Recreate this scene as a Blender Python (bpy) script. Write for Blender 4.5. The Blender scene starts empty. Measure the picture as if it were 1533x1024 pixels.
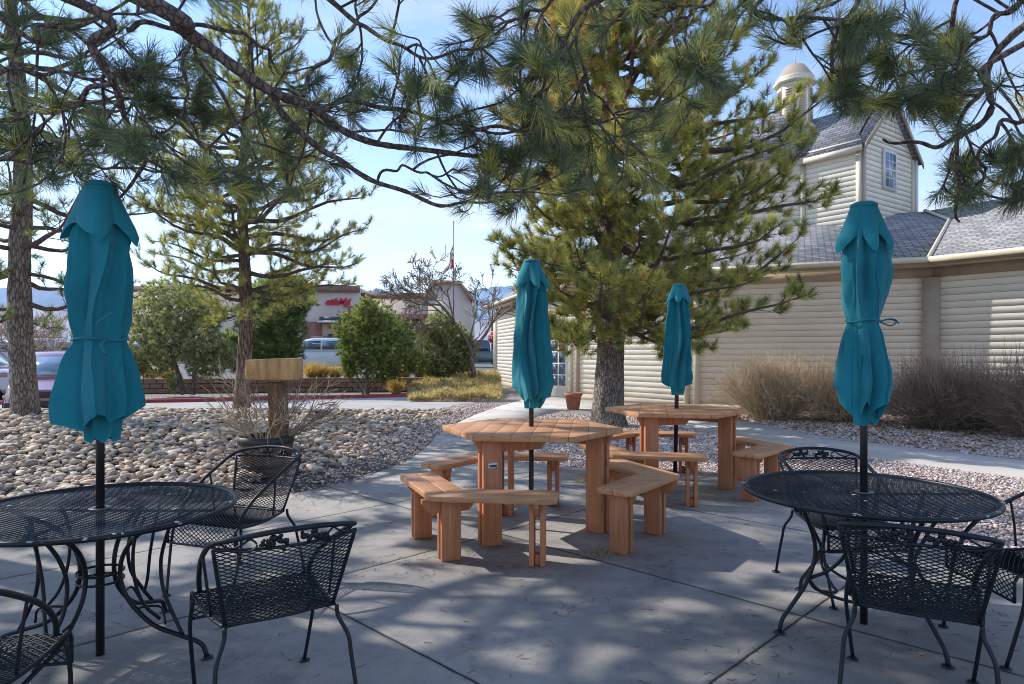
import bpy, math, random
import numpy as np
from mathutils import Vector
R = math.radians
PI = math.pi
random.seed(7)
C = bpy.context.scene.collection
CZ = 1.45                                   # eye height
def at(px, py, Y):                          # photo pixel seen at distance Y -> world point
    return np.array([(px-766.5)/1000*Y, Y, CZ-(py-527)/1000*Y])
def gp(px, py, z=0.0):                      # photo pixel -> world point on level z
    Y = (CZ-z)*1000/(py-527)
    return np.array([(px-766.5)/1000*Y, Y, z])

# ------------------------------------------------------------------ mesh builder
class MB:
    def __init__(s): s.v=[]; s.q=[]; s.t=[]; s.c=[]; s.n=0; s.ng=[]
    def add(s, V, quads=None, tris=None, col=None):
        V=np.asarray(V,float).reshape(-1,3)
        if quads is not None and len(quads): s.q.append(np.asarray(quads,int).reshape(-1,4)+s.n)
        if tris is not None and len(tris): s.t.append(np.asarray(tris,int).reshape(-1,3)+s.n)
        s.v.append(V)
        if col is None: col=np.zeros((len(V),3))
        col=np.asarray(col,float)
        if col.ndim==1: col=np.tile(col,(len(V),1))
        s.c.append(col); s.n+=len(V)
    def poly(s, V, faces):                  # general n-gons
        V=np.asarray(V,float); base=s.n
        s.v.append(V); s.c.append(np.zeros((len(V),3))); s.n+=len(V)
        for f in faces: s.ng.append([i+base for i in f])
    def box(s, c, size, rz=0.0, col=None, M=None):
        hx,hy,hz=np.asarray(size)/2
        V=np.array([[x*hx,y*hy,z*hz] for z in(-1,1) for y in(-1,1) for x in(-1,1)],float)
        if M is not None: V=V@np.asarray(M).T
        elif rz:
            ca,sa=math.cos(rz),math.sin(rz); V=V@np.array([[ca,sa,0],[-sa,ca,0],[0,0,1]])
        s.add(V+np.asarray(c,float), quads=[[0,2,3,1],[4,5,7,6],[0,1,5,4],[2,6,7,3],[0,4,6,2],[1,3,7,5]], col=col)
    def prism(s, pts, z0, z1, topscale=None):  # vertical prism from 2D polygon (ccw)
        n=len(pts); p=np.asarray(pts,float)
        V=np.vstack([np.c_[p,np.full(n,z0)],np.c_[p,np.full(n,z1)]])
        s.poly(V,[list(range(n))[::-1],list(range(n,2*n))]+[[i,(i+1)%n,(i+1)%n+n,i+n] for i in range(n)])
    def ext(s, P, d):                        # extrude planar polygon P (3D) by vector d
        P=np.asarray(P,float); n=len(P); V=np.vstack([P,P+np.asarray(d,float)])
        s.poly(V,[list(range(n))[::-1],list(range(n,2*n))]+[[i,(i+1)%n,(i+1)%n+n,i+n] for i in range(n)])
    def tube(s, P, r, sides=8, col=None, cap=True, closed=False):
        P=np.asarray(P,float); k=len(P); r=np.broadcast_to(np.asarray(r,float),(k,))
        tubes(s,P[None],r[None],sides,col,closed)
        if cap and not closed:
            a=s.n-k*sides
            s.ng.append([a+i for i in range(sides)][::-1]); s.ng.append([a+(k-1)*sides+i for i in range(sides)])
    def lathe(s, prof, c=(0,0,0), n=24, rf=None, cap=False):
        prof=np.asarray(prof,float); th=np.arange(n)*2*PI/n
        Rr=np.repeat(prof[:,0][:,None],n,1); Z=np.repeat(prof[:,1][:,None],n,1)
        V=np.stack([Rr*np.cos(th),Rr*np.sin(th),Z],-1).reshape(-1,3)+np.asarray(c,float)
        k=len(prof); q=[[i*n+j,i*n+(j+1)%n,(i+1)*n+(j+1)%n,(i+1)*n+j] for i in range(k-1) for j in range(n)]
        a=s.n; s.add(V,quads=q)
        if cap: s.ng.append([a+i for i in range(n)][::-1]); s.ng.append([a+(k-1)*n+i for i in range(n)])
    def build(s, name, mat, parent=None, smooth=False, bevel=0, loc=None):
        V=np.vstack(s.v); me=bpy.data.meshes.new(name)
        q=np.vstack(s.q) if s.q else np.zeros((0,4),int); t=np.vstack(s.t) if s.t else np.zeros((0,3),int)
        ngl=[len(f) for f in s.ng]; ngf=[i for f in s.ng for i in f]
        loops=np.concatenate([q.ravel(),t.ravel(),np.array(ngf,int)]).astype(np.int32)
        lens=np.concatenate([np.full(len(q),4),np.full(len(t),3),np.array(ngl,int)]).astype(np.int32)
        starts=np.concatenate([[0],np.cumsum(lens)[:-1]]).astype(np.int32)
        me.vertices.add(len(V)); me.vertices.foreach_set('co',V.astype(np.float32).ravel())
        me.loops.add(len(loops)); me.loops.foreach_set('vertex_index',loops)
        me.polygons.add(len(lens)); me.polygons.foreach_set('loop_start',starts)
        try: me.polygons.foreach_set('loop_total',lens)
        except Exception: pass
        if smooth: me.polygons.foreach_set('use_smooth',np.ones(len(lens),bool))
        me.update(calc_edges=True)
        c=np.vstack(s.c)
        if c.any():
            a=me.color_attributes.new('col','FLOAT_COLOR','POINT')
            a.data.foreach_set('color',np.c_[c,np.ones(len(c))].astype(np.float32).ravel())
        me.validate(clean_customdata=False)
        if mat is not None: me.materials.append(mat)
        o=bpy.data.objects.new(name,me); C.objects.link(o)
        if parent is not None: o.parent=parent
        if loc is not None: o.location=loc
        if bevel:
            m=o.modifiers.new('bevel','BEVEL'); m.width=bevel; m.segments=2; m.limit_method='ANGLE'; m.angle_limit=R(40)
        return o

def frames(T):
    up=np.zeros_like(T); up[...,2]=1.0
    bad=np.abs(T[...,2])>0.95
    up[bad]=np.array([0,1.0,0])
    A=np.cross(T,up); A/=np.linalg.norm(A,axis=-1,keepdims=True)+1e-9
    B=np.cross(A,T); return A,B
def tubes(mb, P, r, sides=4, col=None, closed=False):   # P (n,k,3), r (n,k)
    P=np.asarray(P,float); n,k,_=P.shape; r=np.broadcast_to(r,(n,k))
    if closed: T=np.roll(P,-1,1)-np.roll(P,1,1)
    else:
        T=np.empty_like(P); T[:,1:-1]=P[:,2:]-P[:,:-2]; T[:,0]=P[:,1]-P[:,0]; T[:,-1]=P[:,-1]-P[:,-2]
    T/=np.linalg.norm(T,axis=-1,keepdims=True)+1e-9
    # consistent frame: reference from overall direction
    D=P[:,-1]-P[:,0]
    if closed: D=np.cross(P[:,k//4]-P[:,0],P[:,k//2]-P[:,0])
    D=D/(np.linalg.norm(D,axis=-1,keepdims=True)+1e-9)
    ref=np.zeros_like(D); idx=np.argmin(np.abs(D),axis=1) if not closed else None
    if closed: ref=D
    else: ref[np.arange(n),idx]=1.0
    ref=np.repeat(ref[:,None],k,1)
    A=np.cross(T,ref); nn=np.linalg.norm(A,axis=-1,keepdims=True)
    A=np.where(nn<0.05,frames(T)[0],A/(nn+1e-9)); B=np.cross(A,T)
    th=np.arange(sides)*2*PI/sides
    V=P[:,:,None]+r[:,:,None,None]*(A[:,:,None]*np.cos(th)[:,None]+B[:,:,None]*np.sin(th)[:,None])
    kk=k if closed else k-1
    i=np.arange(kk)[:,None]; j=np.arange(sides)[None]
    i2=(i+1)%k; j2=(j+1)%sides
    q=np.stack([i*sides+j,i*sides+j2,i2*sides+j2,i2*sides+j],-1).reshape(-1,4)
    Q=(np.arange(n)[:,None,None]*k*sides+q[None]).reshape(-1,4)
    cc=None
    if col is not None:
        col=np.asarray(col,float)
        cc=col if col.ndim==1 else np.repeat(col,k*sides,0)
    mb.add(V.reshape(-1,3),quads=Q,col=cc)
def segs(mb,P0,P1,r,sides=3):
    tubes(mb,np.stack([P0,P1],1),np.full((len(P0),2),r),sides)

def spline(P, n=24):
    P=np.asarray(P,float); k=len(P)
    Pp=np.vstack([2*P[0]-P[1],P,2*P[-1]-P[-2]])
    t=np.linspace(0,k-1-1e-6,n); i=t.astype(int); f=(t-i)[:,None]
    a,b,c,d=Pp[i],Pp[i+1],Pp[i+2],Pp[i+3]
    return .5*((2*b)+(-a+c)*f+(2*a-5*b+4*c-d)*f*f+(-a+3*b-3*c+d)*f**3)

def needles(mb, rng, pos, dr, L, n, w, back=.09, amin=18, amax=62, cols=None, droop=0.0, bent=False):
    """tufts: pos (m,3), dr (m,3) unit, n needles each spread along the last `back` metres of the twig"""
    m=len(pos)
    if not m: return
    pos=np.repeat(pos,n,0); d=np.repeat(dr,n,0); N=m*n
    A,B=frames(d); ph=rng.random(N)*2*PI
    s=rng.random(N)**.8
    ang=np.radians(amin+(amax-amin)*(s*.75+rng.random(N)*.25))
    rad=A*np.cos(ph)[:,None]+B*np.sin(ph)[:,None]
    nd=d*np.cos(ang)[:,None]+rad*np.sin(ang)[:,None]
    nd[:,2]-=droop*rng.random(N); nd/=np.linalg.norm(nd,axis=1,keepdims=True)
    p0=pos-d*(s*back)[:,None]
    LL=(np.repeat(L,n) if np.ndim(L) else L)*(.75+.4*rng.random(N))
    side=np.cross(nd,rng.normal(size=(N,3))); side/=np.linalg.norm(side,axis=1,keepdims=True)+1e-9
    ww=w*(.7+.6*rng.random(N))[:,None]
    if bent:
        bd=rng.normal(size=(N,3))*.10+[0,0,-.10]; l_=LL[:,None]; pm=p0+nd*l_*.5; pe=p0+nd*l_*.98+bd*l_
        V=np.stack([p0-side*ww*.4,p0+side*ww*.4,pm-side*ww*.5,pm+side*ww*.5,pe],1).reshape(-1,3); o=(np.arange(N)*5)[:,None]
        if cols is None: cols=np.tile([.06,.09,.04],(m,1))
        c=np.repeat(np.repeat(cols,n,0)*(.6+.75*rng.random((N,1))),5,0)
        mb.add(V,quads=o+np.array([[0,1,3,2]]),tris=o+np.array([[2,3,4]]),col=c); return
    V=np.stack([p0-side*ww*.5,p0+side*ww*.5,p0+nd*LL[:,None]],1).reshape(-1,3)
    t=np.arange(N*3).reshape(-1,3)
    if cols is None: cols=np.tile([.06,.09,.04],(m,1))
    c=np.repeat(np.repeat(cols,n,0)*(.7+.6*rng.random((N,1))),3,0)
    mb.add(V,tris=t,col=c)

# ------------------------------------------------------------------ materials
def mat(name): 
    m=bpy.data.materials.new(name); m.use_nodes=True
    nt=m.node_tree; b=nt.nodes['Principled BSDF']; return m,nt,b
def N(nt,t,**k):
    n=nt.nodes.new(t)
    for a,v in k.items():
        if a in ('inp',):
            for kk,vv in v.items(): n.inputs[kk].default_value=vv
        else: setattr(n,a,v)
    return n
def L(nt,a,b): nt.links.new(a,b)
def coords(nt,obj=True,scale=(1,1,1)):
    t=N(nt,'ShaderNodeTexCoord'); mp=N(nt,'ShaderNodeMapping'); mp.inputs['Scale'].default_value=scale
    L(nt,t.outputs['Object' if obj else 'Generated'],mp.inputs[0]); return mp.outputs[0]
def wpos(nt,scale=(1,1,1),rot=(0,0,0)):
    g=N(nt,'ShaderNodeNewGeometry'); mp=N(nt,'ShaderNodeMapping'); mp.inputs['Scale'].default_value=scale; mp.inputs['Rotation'].default_value=rot
    L(nt,g.outputs['Position'],mp.inputs[0]); return mp.outputs[0]
def noise(nt,vec,scale,detail=4,rough=.55):
    n=N(nt,'ShaderNodeTexNoise',inp={'Scale':scale,'Detail':detail,'Roughness':rough}); L(nt,vec,n.inputs['Vector']); return n.outputs['Fac']
def ramp(nt,fac,stops):
    r=N(nt,'ShaderNodeValToRGB'); e=r.color_ramp.elements
    while len(e)<len(stops): e.new(.5)
    for el,(p,c) in zip(e,stops):
        el.position=p; el.color=(*c,1) if len(c)==3 else c
    L(nt,fac,r.inputs[0]); return r.outputs[0]
def mix(nt,f,a,b,mode='MIX'):
    m=N(nt,'ShaderNodeMix',data_type='RGBA',blend_type=mode)
    for s,v in ((m.inputs[0],f),(m.inputs[6],a),(m.inputs[7],b)):
        if isinstance(v,(int,float)): s.default_value=v
        elif isinstance(v,tuple): s.default_value=(*v,1)
        else: L(nt,v,s)
    return m.outputs[2]
def math_(nt,op,a,b=None,clamp=False):
    m=N(nt,'ShaderNodeMath',operation=op); m.use_clamp=clamp
    for s,v in ((m.inputs[0],a),(m.inputs[1],b)):
        if v is None: continue
        if isinstance(v,(int,float)): s.default_value=v
        else: L(nt,v,s)
    return m.outputs[0]
def bump(nt,b,h,strength=.3,dist=.01):
    n=N(nt,'ShaderNodeBump',inp={'Strength':strength,'Distance':dist}); L(nt,h,n.inputs['Height']); L(nt,n.outputs[0],b.inputs['Normal'])
def simple(name,col,rough=.6,metal=0,nscale=8,var=.25,bm=0,bs=60,bd=.005,spec=None):
    m,nt,b=mat(name); v=coords(nt)
    f=noise(nt,v,nscale)
    lo=tuple(c*(1-var) for c in col); hi=tuple(min(1,c*(1+var)) for c in col)
    L(nt,ramp(nt,f,[(.3,lo),(.7,hi)]),b.inputs['Base Color'])
    b.inputs['Roughness'].default_value=rough; b.inputs['Metallic'].default_value=metal
    if spec is not None: b.inputs['Specular IOR Level'].default_value=spec
    if bm: bump(nt,b,noise(nt,v,bs),bm,bd)
    return m
def attr_mat(name,rough=.6,trans=0.0,spec=.3,extra=None):
    m,nt,b=mat(name); a=N(nt,'ShaderNodeAttribute',attribute_name='col')
    col=a.outputs['Color']
    L(nt,col,b.inputs['Base Color']); b.inputs['Roughness'].default_value=rough; b.inputs['Specular IOR Level'].default_value=spec
    if extra: extra(nt,b,col)
    if trans:
        out=nt.nodes['Material Output']; tr=N(nt,'ShaderNodeBsdfTranslucent'); mx=N(nt,'ShaderNodeMixShader',inp={0:trans})
        L(nt,mix(nt,1.0,col,(1.25,1.25,.7),'MULTIPLY'),tr.inputs[0])
        L(nt,b.outputs[0],mx.inputs[1]); L(nt,tr.outputs[0],mx.inputs[2]); L(nt,mx.outputs[0],out.inputs[0])
    return m

M={}
# concrete with tooled joints, grid turned 45 degrees
def concrete():
    m,nt,b=mat('concrete'); v=wpos(nt)
    big=noise(nt,v,.55,6,.6); mid=noise(nt,v,3.2,8,.72); fine=noise(nt,v,60,3,.6); sp=noise(nt,v,14,6,.8)
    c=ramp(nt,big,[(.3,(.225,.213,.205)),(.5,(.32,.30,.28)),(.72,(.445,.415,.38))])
    c=mix(nt,.75,c,ramp(nt,mid,[(.28,(.50,.52,.55)),(.5,(1,.99,.98)),(.75,(1.22,1.17,1.1))]),'MULTIPLY')
    c=mix(nt,.45,c,ramp(nt,sp,[(.3,(.55,.55,.57)),(.45,(1,1,1)),(.7,(1.1,1.1,1.08))]),'MULTIPLY')
    gr=noise(nt,v,150,2,.5); c=mix(nt,.5,c,ramp(nt,gr,[(.35,(.72,.72,.72)),(.6,(1.12,1.12,1.12))]),'MULTIPLY')
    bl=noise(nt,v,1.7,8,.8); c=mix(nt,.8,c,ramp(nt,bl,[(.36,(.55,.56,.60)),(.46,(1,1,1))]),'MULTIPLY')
    vc=N(nt,'ShaderNodeTexVoronoi',feature='DISTANCE_TO_EDGE',inp={'Scale':.42}); vn=N(nt,'ShaderNodeVectorMath',operation='ADD'); n5=N(nt,'ShaderNodeTexNoise',inp={'Scale':2.2,'Detail':6}); L(nt,v,n5.inputs['Vector']); L(nt,v,vn.inputs[0]); L(nt,n5.outputs['Color'],vn.inputs[1]); L(nt,vn.outputs[0],vc.inputs['Vector'])
    ck=math_(nt,'MULTIPLY',math_(nt,'LESS_THAN',vc.outputs['Distance'],.0016),math_(nt,'GREATER_THAN',noise(nt,v,.7,2,.5),.52)); c=mix(nt,math_(nt,'MULTIPLY',ck,.6),c,(.05,.048,.045))
    st=noise(nt,v,38,2,.5); c=mix(nt,math_(nt,'MULTIPLY',math_(nt,'GREATER_THAN',st,.765),.8),c,(.035,.033,.032))
    # joints
    sx=N(nt,'ShaderNodeSeparateXYZ'); L(nt,wpos(nt),sx.inputs[0])
    wob=math_(nt,'MULTIPLY',math_(nt,'SUBTRACT',noise(nt,v,7,5,.7),.5),.014)
    X,Y=sx.outputs[0],sx.outputs[1]
    k=.7071
    nA=math_(nt,'ADD',math_(nt,'ADD',math_(nt,'MULTIPLY',X,-.71),math_(nt,'MULTIPLY',Y,.70)),wob)
    nB=math_(nt,'ADD',math_(nt,'ADD',math_(nt,'MULTIPLY',X,.70),math_(nt,'MULTIPLY',Y,.71)),wob)
    dist=None
    for src,vals in ((nA,(-.97,1.43,3.83,5.3,7.7)),(nB,(-1.4,.25,1.97,3.72,5.5,7.25,9.0))):
        for vv in vals:
            d=math_(nt,'ABSOLUTE',math_(nt,'SUBTRACT',src,vv))
            dist=d if dist is None else math_(nt,'MINIMUM',dist,d)
    line=math_(nt,'LESS_THAN',dist,math_(nt,'MULTIPLY',noise(nt,v,16,5,.7),.0135))
    band=ramp(nt,dist,[(0,(0,0,0)),(.052,(1,1,1)),(.0535,(.2,.2,.2)),(.056,(1,1,1))])
    c=mix(nt,.5,c,ramp(nt,dist,[(.006,(.45,.45,.45)),(.02,(.95,.95,.95)),(.05,(1.12,1.12,1.1)),(.053,(.75,.75,.75)),(.056,(1,1,1))]),'MULTIPLY')
    c=mix(nt,math_(nt,'MULTIPLY',line,.92),c,(.012,.011,.011))
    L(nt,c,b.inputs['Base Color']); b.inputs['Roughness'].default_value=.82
    h=math_(nt,'ADD',math_(nt,'MULTIPLY',fine,.10),math_(nt,'MULTIPLY',mid,.30))
    g=ramp(nt,dist,[(0,(0,0,0)),(.012,(.55,.55,.55)),(.035,(1,1,1)),(.052,(1,1,1)),(.054,(.88,.88,.88)),(.057,(1,1,1))])
    h=math_(nt,'ADD',h,math_(nt,'MULTIPLY',g,1.6))
    bump(nt,b,h,.5,.012); return m
M['concrete']=concrete()
def path_mat():
    m,nt,b=mat('path_concrete'); v=wpos(nt)
    c=ramp(nt,noise(nt,v,1.2,7,.65),[(.3,(.44,.41,.375)),(.7,(.58,.54,.49))])
    w=N(nt,'ShaderNodeTexWave',wave_type='BANDS',bands_direction='DIAGONAL',inp={'Scale':.21,'Distortion':.4}); L(nt,v,w.inputs[0])
    c=mix(nt,math_(nt,'GREATER_THAN',w.outputs[1],.9993),c,(.06,.055,.05))
    L(nt,c,b.inputs['Base Color']); b.inputs['Roughness'].default_value=.85
    bump(nt,b,noise(nt,v,40,4,.6),.3,.006); return m
M['path']=path_mat()
def gravel_mat(name,c0,c1,c2,sc=26):
    m,nt,b=mat(name); v=wpos(nt)
    vo=N(nt,'ShaderNodeTexVoronoi',inp={'Scale':sc}); L(nt,v,vo.inputs['Vector'])
    cr=N(nt,'ShaderNodeSeparateColor'); L(nt,vo.outputs['Color'],cr.inputs[0])
    c=ramp(nt,cr.outputs[0],[(0,c0),(.5,c1),(1,c2)])
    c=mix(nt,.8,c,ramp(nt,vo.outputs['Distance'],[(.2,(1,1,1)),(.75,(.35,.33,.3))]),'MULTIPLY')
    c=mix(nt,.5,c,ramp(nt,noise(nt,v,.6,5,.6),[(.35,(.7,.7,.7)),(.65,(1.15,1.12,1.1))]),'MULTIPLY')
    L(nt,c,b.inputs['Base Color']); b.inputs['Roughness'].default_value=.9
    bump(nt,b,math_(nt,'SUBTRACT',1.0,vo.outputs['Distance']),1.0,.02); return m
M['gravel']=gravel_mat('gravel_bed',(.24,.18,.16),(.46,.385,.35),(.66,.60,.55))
M['soil']=gravel_mat('soil_under_stones',(.09,.075,.06),(.15,.13,.11),(.24,.21,.18),20)
M['asphalt']=simple('asphalt',(.16,.155,.15),.9,0,1.5,.15,.3,60,.01)
M['street']=simple('street_concrete',(.46,.43,.41),.9,0,1.2,.14,.2,30,.01)
M['red']=simple('red_kerb_paint',(.34,.045,.055),.7,0,4,.3,.2,40,.004)
M['farground']=simple('dry_ground',(.30,.26,.20),.95,0,.05,.3)
def stone_extra(nt,b,col):
    v=wpos(nt); f=noise(nt,v,22,4,.7)
    L(nt,mix(nt,.6,col,ramp(nt,f,[(.3,(.62,.6,.58)),(.7,(1.25,1.22,1.18))]),'MULTIPLY'),b.inputs['Base Color'])
    bump(nt,b,f,.15,.004)
M['stone']=attr_mat('river_stone',.75,0,.3,stone_extra)
M['pebble']=attr_mat('gravel_pebble',.85,0,.2)
M['needle']=attr_mat('pine_needles',.5,.42,.4)
M['leaf']=attr_mat('juniper_leaf',.6,.35,.25)
M['twig']=attr_mat('dry_twig',.8,.35,.2)
def bark(name,c0,c1,c2,sx=16,sz=3.0,st=.9,dist=.03):
    m,nt,b=mat(name); v=wpos(nt,(sx,sx,sz))
    d=N(nt,'ShaderNodeMapping'); L(nt,v,d.inputs[0])
    n0=noise(nt,v,.8,5,.6); 
    vo=N(nt,'ShaderNodeTexVoronoi',feature='DISTANCE_TO_EDGE',inp={'Scale':.75}); 
    vm=N(nt,'ShaderNodeVectorMath',operation='ADD'); nn=N(nt,'ShaderNodeTexNoise',inp={'Scale':1.4,'Detail':4}); L(nt,v,nn.inputs['Vector']); L(nt,v,vm.inputs[0]); L(nt,nn.outputs['Color'],vm.inputs[1]); L(nt,vm.outputs[0],vo.inputs['Vector'])
    pl=ramp(nt,vo.outputs['Distance'],[(0,(0,0,0)),(.10,(.7,.7,.7)),(.35,(1,1,1))])
    c=mix(nt,pl,c0,ramp(nt,n0,[(.35,c1),(.68,c2)]))
    L(nt,c,b.inputs['Base Color']); b.inputs['Roughness'].default_value=.9
    h=math_(nt,'ADD',math_(nt,'MULTIPLY',pl,1.0),math_(nt,'MULTIPLY',noise(nt,v,4,5,.7),.45)); bump(nt,b,h,st,dist); return m
M['bark']=bark('pine_bark',(.11,.08,.065),(.27,.21,.17),(.46,.38,.32),34,9)
M['bark_red']=bark('reddish_bark',(.06,.035,.025),(.24,.15,.11),(.42,.31,.25),26,4)
M['limb']=bark('limb_bark',(.05,.034,.032),(.15,.105,.09),(.27,.205,.175),40,22,.7,.012)
def teal():
    m,nt,b=mat('teal_canvas'); v=coords(nt)
    f=noise(nt,v,3,4,.6)
    g=N(nt,'ShaderNodeAttribute',attribute_name='col')
    c=ramp(nt,f,[(.3,(.006,.215,.275)),(.7,(.012,.28,.35))])
    c=mix(nt,.75,c,ramp(nt,noise(nt,v,.9,3,.6),[(.3,(.78,.80,.82)),(.7,(1.22,1.16,1.12))]),'MULTIPLY')
    du=noise(nt,coords(nt,True,(9,9,2.5)),1.0,6,.7); c=mix(nt,math_(nt,'MULTIPLY',ramp(nt,du,[(.5,(0,0,0)),(.78,(1,1,1))]),.22),c,(.10,.30,.36))
    c=mix(nt,g.outputs['Fac'],c,(.002,.06,.09))
    L(nt,c,b.inputs['Base Color']); b.inputs['Roughness'].default_value=.85
    b.inputs['Sheen Weight'].default_value=.15
    w=noise(nt,v,420,2,.5); f2=noise(nt,v,11,5,.6)
    bump(nt,b,math_(nt,'ADD',math_(nt,'MULTIPLY',w,.15),math_(nt,'MULTIPLY',f2,1.0)),.35,.012)
    out=nt.nodes['Material Output']; tr=N(nt,'ShaderNodeBsdfTranslucent'); tr.inputs[0].default_value=(.004,.22,.30,1); mx=N(nt,'ShaderNodeMixShader',inp={0:.22})
    L(nt,b.outputs[0],mx.inputs[1]); L(nt,tr.outputs[0],mx.inputs[2]); L(nt,mx.outputs[0],out.inputs[0])
    return m
M['teal']=teal()
def wood(name,c0,c1,c2,gs=(3,60,60),rough=.6):
    m,nt,b=mat(name); v=coords(nt,True,(1,1,1))
    oi=N(nt,'ShaderNodeAttribute',attribute_name='col')
    g=noise(nt,coords(nt,True,gs),1.0,6,.65); big=noise(nt,v,2.2,4,.6)
    c=ramp(nt,g,[(.25,c0),(.5,c1),(.75,c2)]); c=mix(nt,.7,c,ramp(nt,big,[(.3,(.72,.72,.75)),(.7,(1.18,1.15,1.1))]),'MULTIPLY')
    kn=noise(nt,v,9,2,.5); c=mix(nt,math_(nt,'MULTIPLY',math_(nt,'GREATER_THAN',kn,.735),.55),c,tuple(x*.35 for x in c0))
    wr=noise(nt,v,5,6,.75); c=mix(nt,math_(nt,'MULTIPLY',ramp(nt,wr,[(.55,(0,0,0)),(.72,(1,1,1))]),.35),c,(.42,.36,.30))
    L(nt,c,b.inputs['Base Color']); b.inputs['Roughness'].default_value=rough
    bump(nt,b,g,.25,.003); return m
M['wood_top']=wood('redwood_planks',(.38,.168,.070),(.56,.268,.118),(.68,.37,.195),(3,40,40))
M['wood_leg']=wood('redwood_posts',(.34,.126,.052),(.51,.20,.088),(.61,.275,.13),(45,45,2.5))
M['stump']=wood('split_log',(.07,.035,.02),(.20,.11,.055),(.36,.23,.12),(30,30,1.5),.85)
M['log']=wood('cut_log_slab',(.28,.135,.05),(.54,.31,.12),(.68,.45,.20),(14,14,3),.75)
M['barrel']=wood('barrel_staves',(.07,.045,.03),(.16,.10,.065),(.27,.18,.12),(25,25,2),.8)
def black_iron():
    m,nt,b=mat('black_iron_paint'); v=coords(nt)
    chip=math_(nt,'GREATER_THAN',noise(nt,v,24,5,.7),.73)
    c=mix(nt,chip,(.006,.009,.014),(.30,.31,.33))
    L(nt,c,b.inputs['Base Color']); b.inputs['Roughness'].default_value=.42; b.inputs['Specular IOR Level'].default_value=.4
    bump(nt,b,noise(nt,v,60,3,.6),.3,.002); return m
M['iron']=black_iron()
M['iron_mesh']=simple('dark_mesh_paint',(.018,.030,.046),.5,0,6,.5,0,spec=.35)
M['chair_mesh']=simple('black_mesh_paint',(.007,.011,.017),.5,0,6,.4,0,spec=.35)
M['iron_chip']=simple('worn_white_paint',(.40,.43,.46),.6,0,30,.2)
M['pole']=simple('dark_pole_paint',(.018,.016,.018),.35,0,8,.3)
M['grey_pole']=simple('grey_pole',(.12,.11,.105),.45,.3)
def siding(name,c):
    m,nt,b=mat(name); v=wpos(nt)
    f=noise(nt,v,1.4,6,.65); s=noise(nt,wpos(nt,(1.5,1.5,3)),1.0,5,.6)
    col=mix(nt,.6,ramp(nt,f,[(.3,tuple(x*.94 for x in c)),(.7,c)]),ramp(nt,s,[(.3,(.86,.85,.82)),(.7,(1.05,1.05,1.05))]),'MULTIPLY')
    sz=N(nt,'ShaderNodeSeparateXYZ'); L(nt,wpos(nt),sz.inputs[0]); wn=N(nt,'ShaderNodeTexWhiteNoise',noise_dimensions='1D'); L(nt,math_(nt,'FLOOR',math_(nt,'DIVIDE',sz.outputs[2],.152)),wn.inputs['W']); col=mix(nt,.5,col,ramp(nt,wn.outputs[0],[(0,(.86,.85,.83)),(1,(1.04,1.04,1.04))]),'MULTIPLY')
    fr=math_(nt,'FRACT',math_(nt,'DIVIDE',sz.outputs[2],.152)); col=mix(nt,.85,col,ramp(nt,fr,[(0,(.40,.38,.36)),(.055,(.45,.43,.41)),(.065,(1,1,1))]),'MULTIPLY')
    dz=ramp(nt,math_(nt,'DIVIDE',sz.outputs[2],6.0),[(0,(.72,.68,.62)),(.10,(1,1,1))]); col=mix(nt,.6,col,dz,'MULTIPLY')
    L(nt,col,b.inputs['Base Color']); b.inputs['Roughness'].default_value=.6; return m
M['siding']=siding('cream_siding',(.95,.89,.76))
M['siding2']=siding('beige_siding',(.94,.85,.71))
M['trim']=simple('tan_trim',(.46,.36,.27),.6,0,2,.12)
M['gutter']=simple('cream_gutter',(.68,.61,.46),.45,0,2,.08)
M['white']=simple('white_paint',(.78,.78,.76),.5,0,3,.06)
def shingles():
    m,nt,b=mat('grey_shingles'); uv=N(nt,'ShaderNodeAttribute',attribute_name='col')
    br=N(nt,'ShaderNodeTexBrick',inp={'Scale':1.0,'Mortar Size':.012,'Brick Width':.32,'Row Height':.145,'Bias':0.0}); br.offset=.5
    br.inputs['Color1'].default_value=(.22,.22,.235,1); br.inputs['Color2'].default_value=(.42,.41,.41,1); br.inputs['Mortar'].default_value=(.045,.045,.05,1)
    L(nt,uv.outputs['Vector'],br.inputs[0])
    f=noise(nt,wpos(nt),40,3,.6)
    c=mix(nt,.5,br.outputs[0],ramp(nt,f,[(.3,(.7,.7,.7)),(.7,(1.2,1.2,1.2))]),'MULTIPLY')
    c=mix(nt,.5,c,ramp(nt,noise(nt,wpos(nt),.9,4,.6),[(.3,(.75,.75,.8)),(.7,(1.2,1.17,1.12))]),'MULTIPLY')
    L(nt,c,b.inputs['Base Color']); b.inputs['Roughness'].default_value=.9
    bump(nt,b,br.outputs['Fac'],.6,-.015); return m
M['shingle']=shingles()
def glass(name,c=(.05,.08,.11),rough=.06):
    m,nt,b=mat(name); f=noise(nt,coords(nt),3,3,.5)
    L(nt,ramp(nt,f,[(.3,tuple(x*.6 for x in c)),(.7,tuple(x*1.4 for x in c))]),b.inputs['Base Color'])
    b.inputs['Roughness'].default_value=rough; b.inputs['Specular IOR Level'].default_value=.9; b.inputs['Coat Weight'].default_value=.6; b.inputs['Coat Roughness'].default_value=.03; return m
M['glass']=glass('window_glass'); M['glass_sky']=glass('painted_sky_glass',(.20,.30,.42))  # second glass has a blue sky reflection painted into its colour
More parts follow.
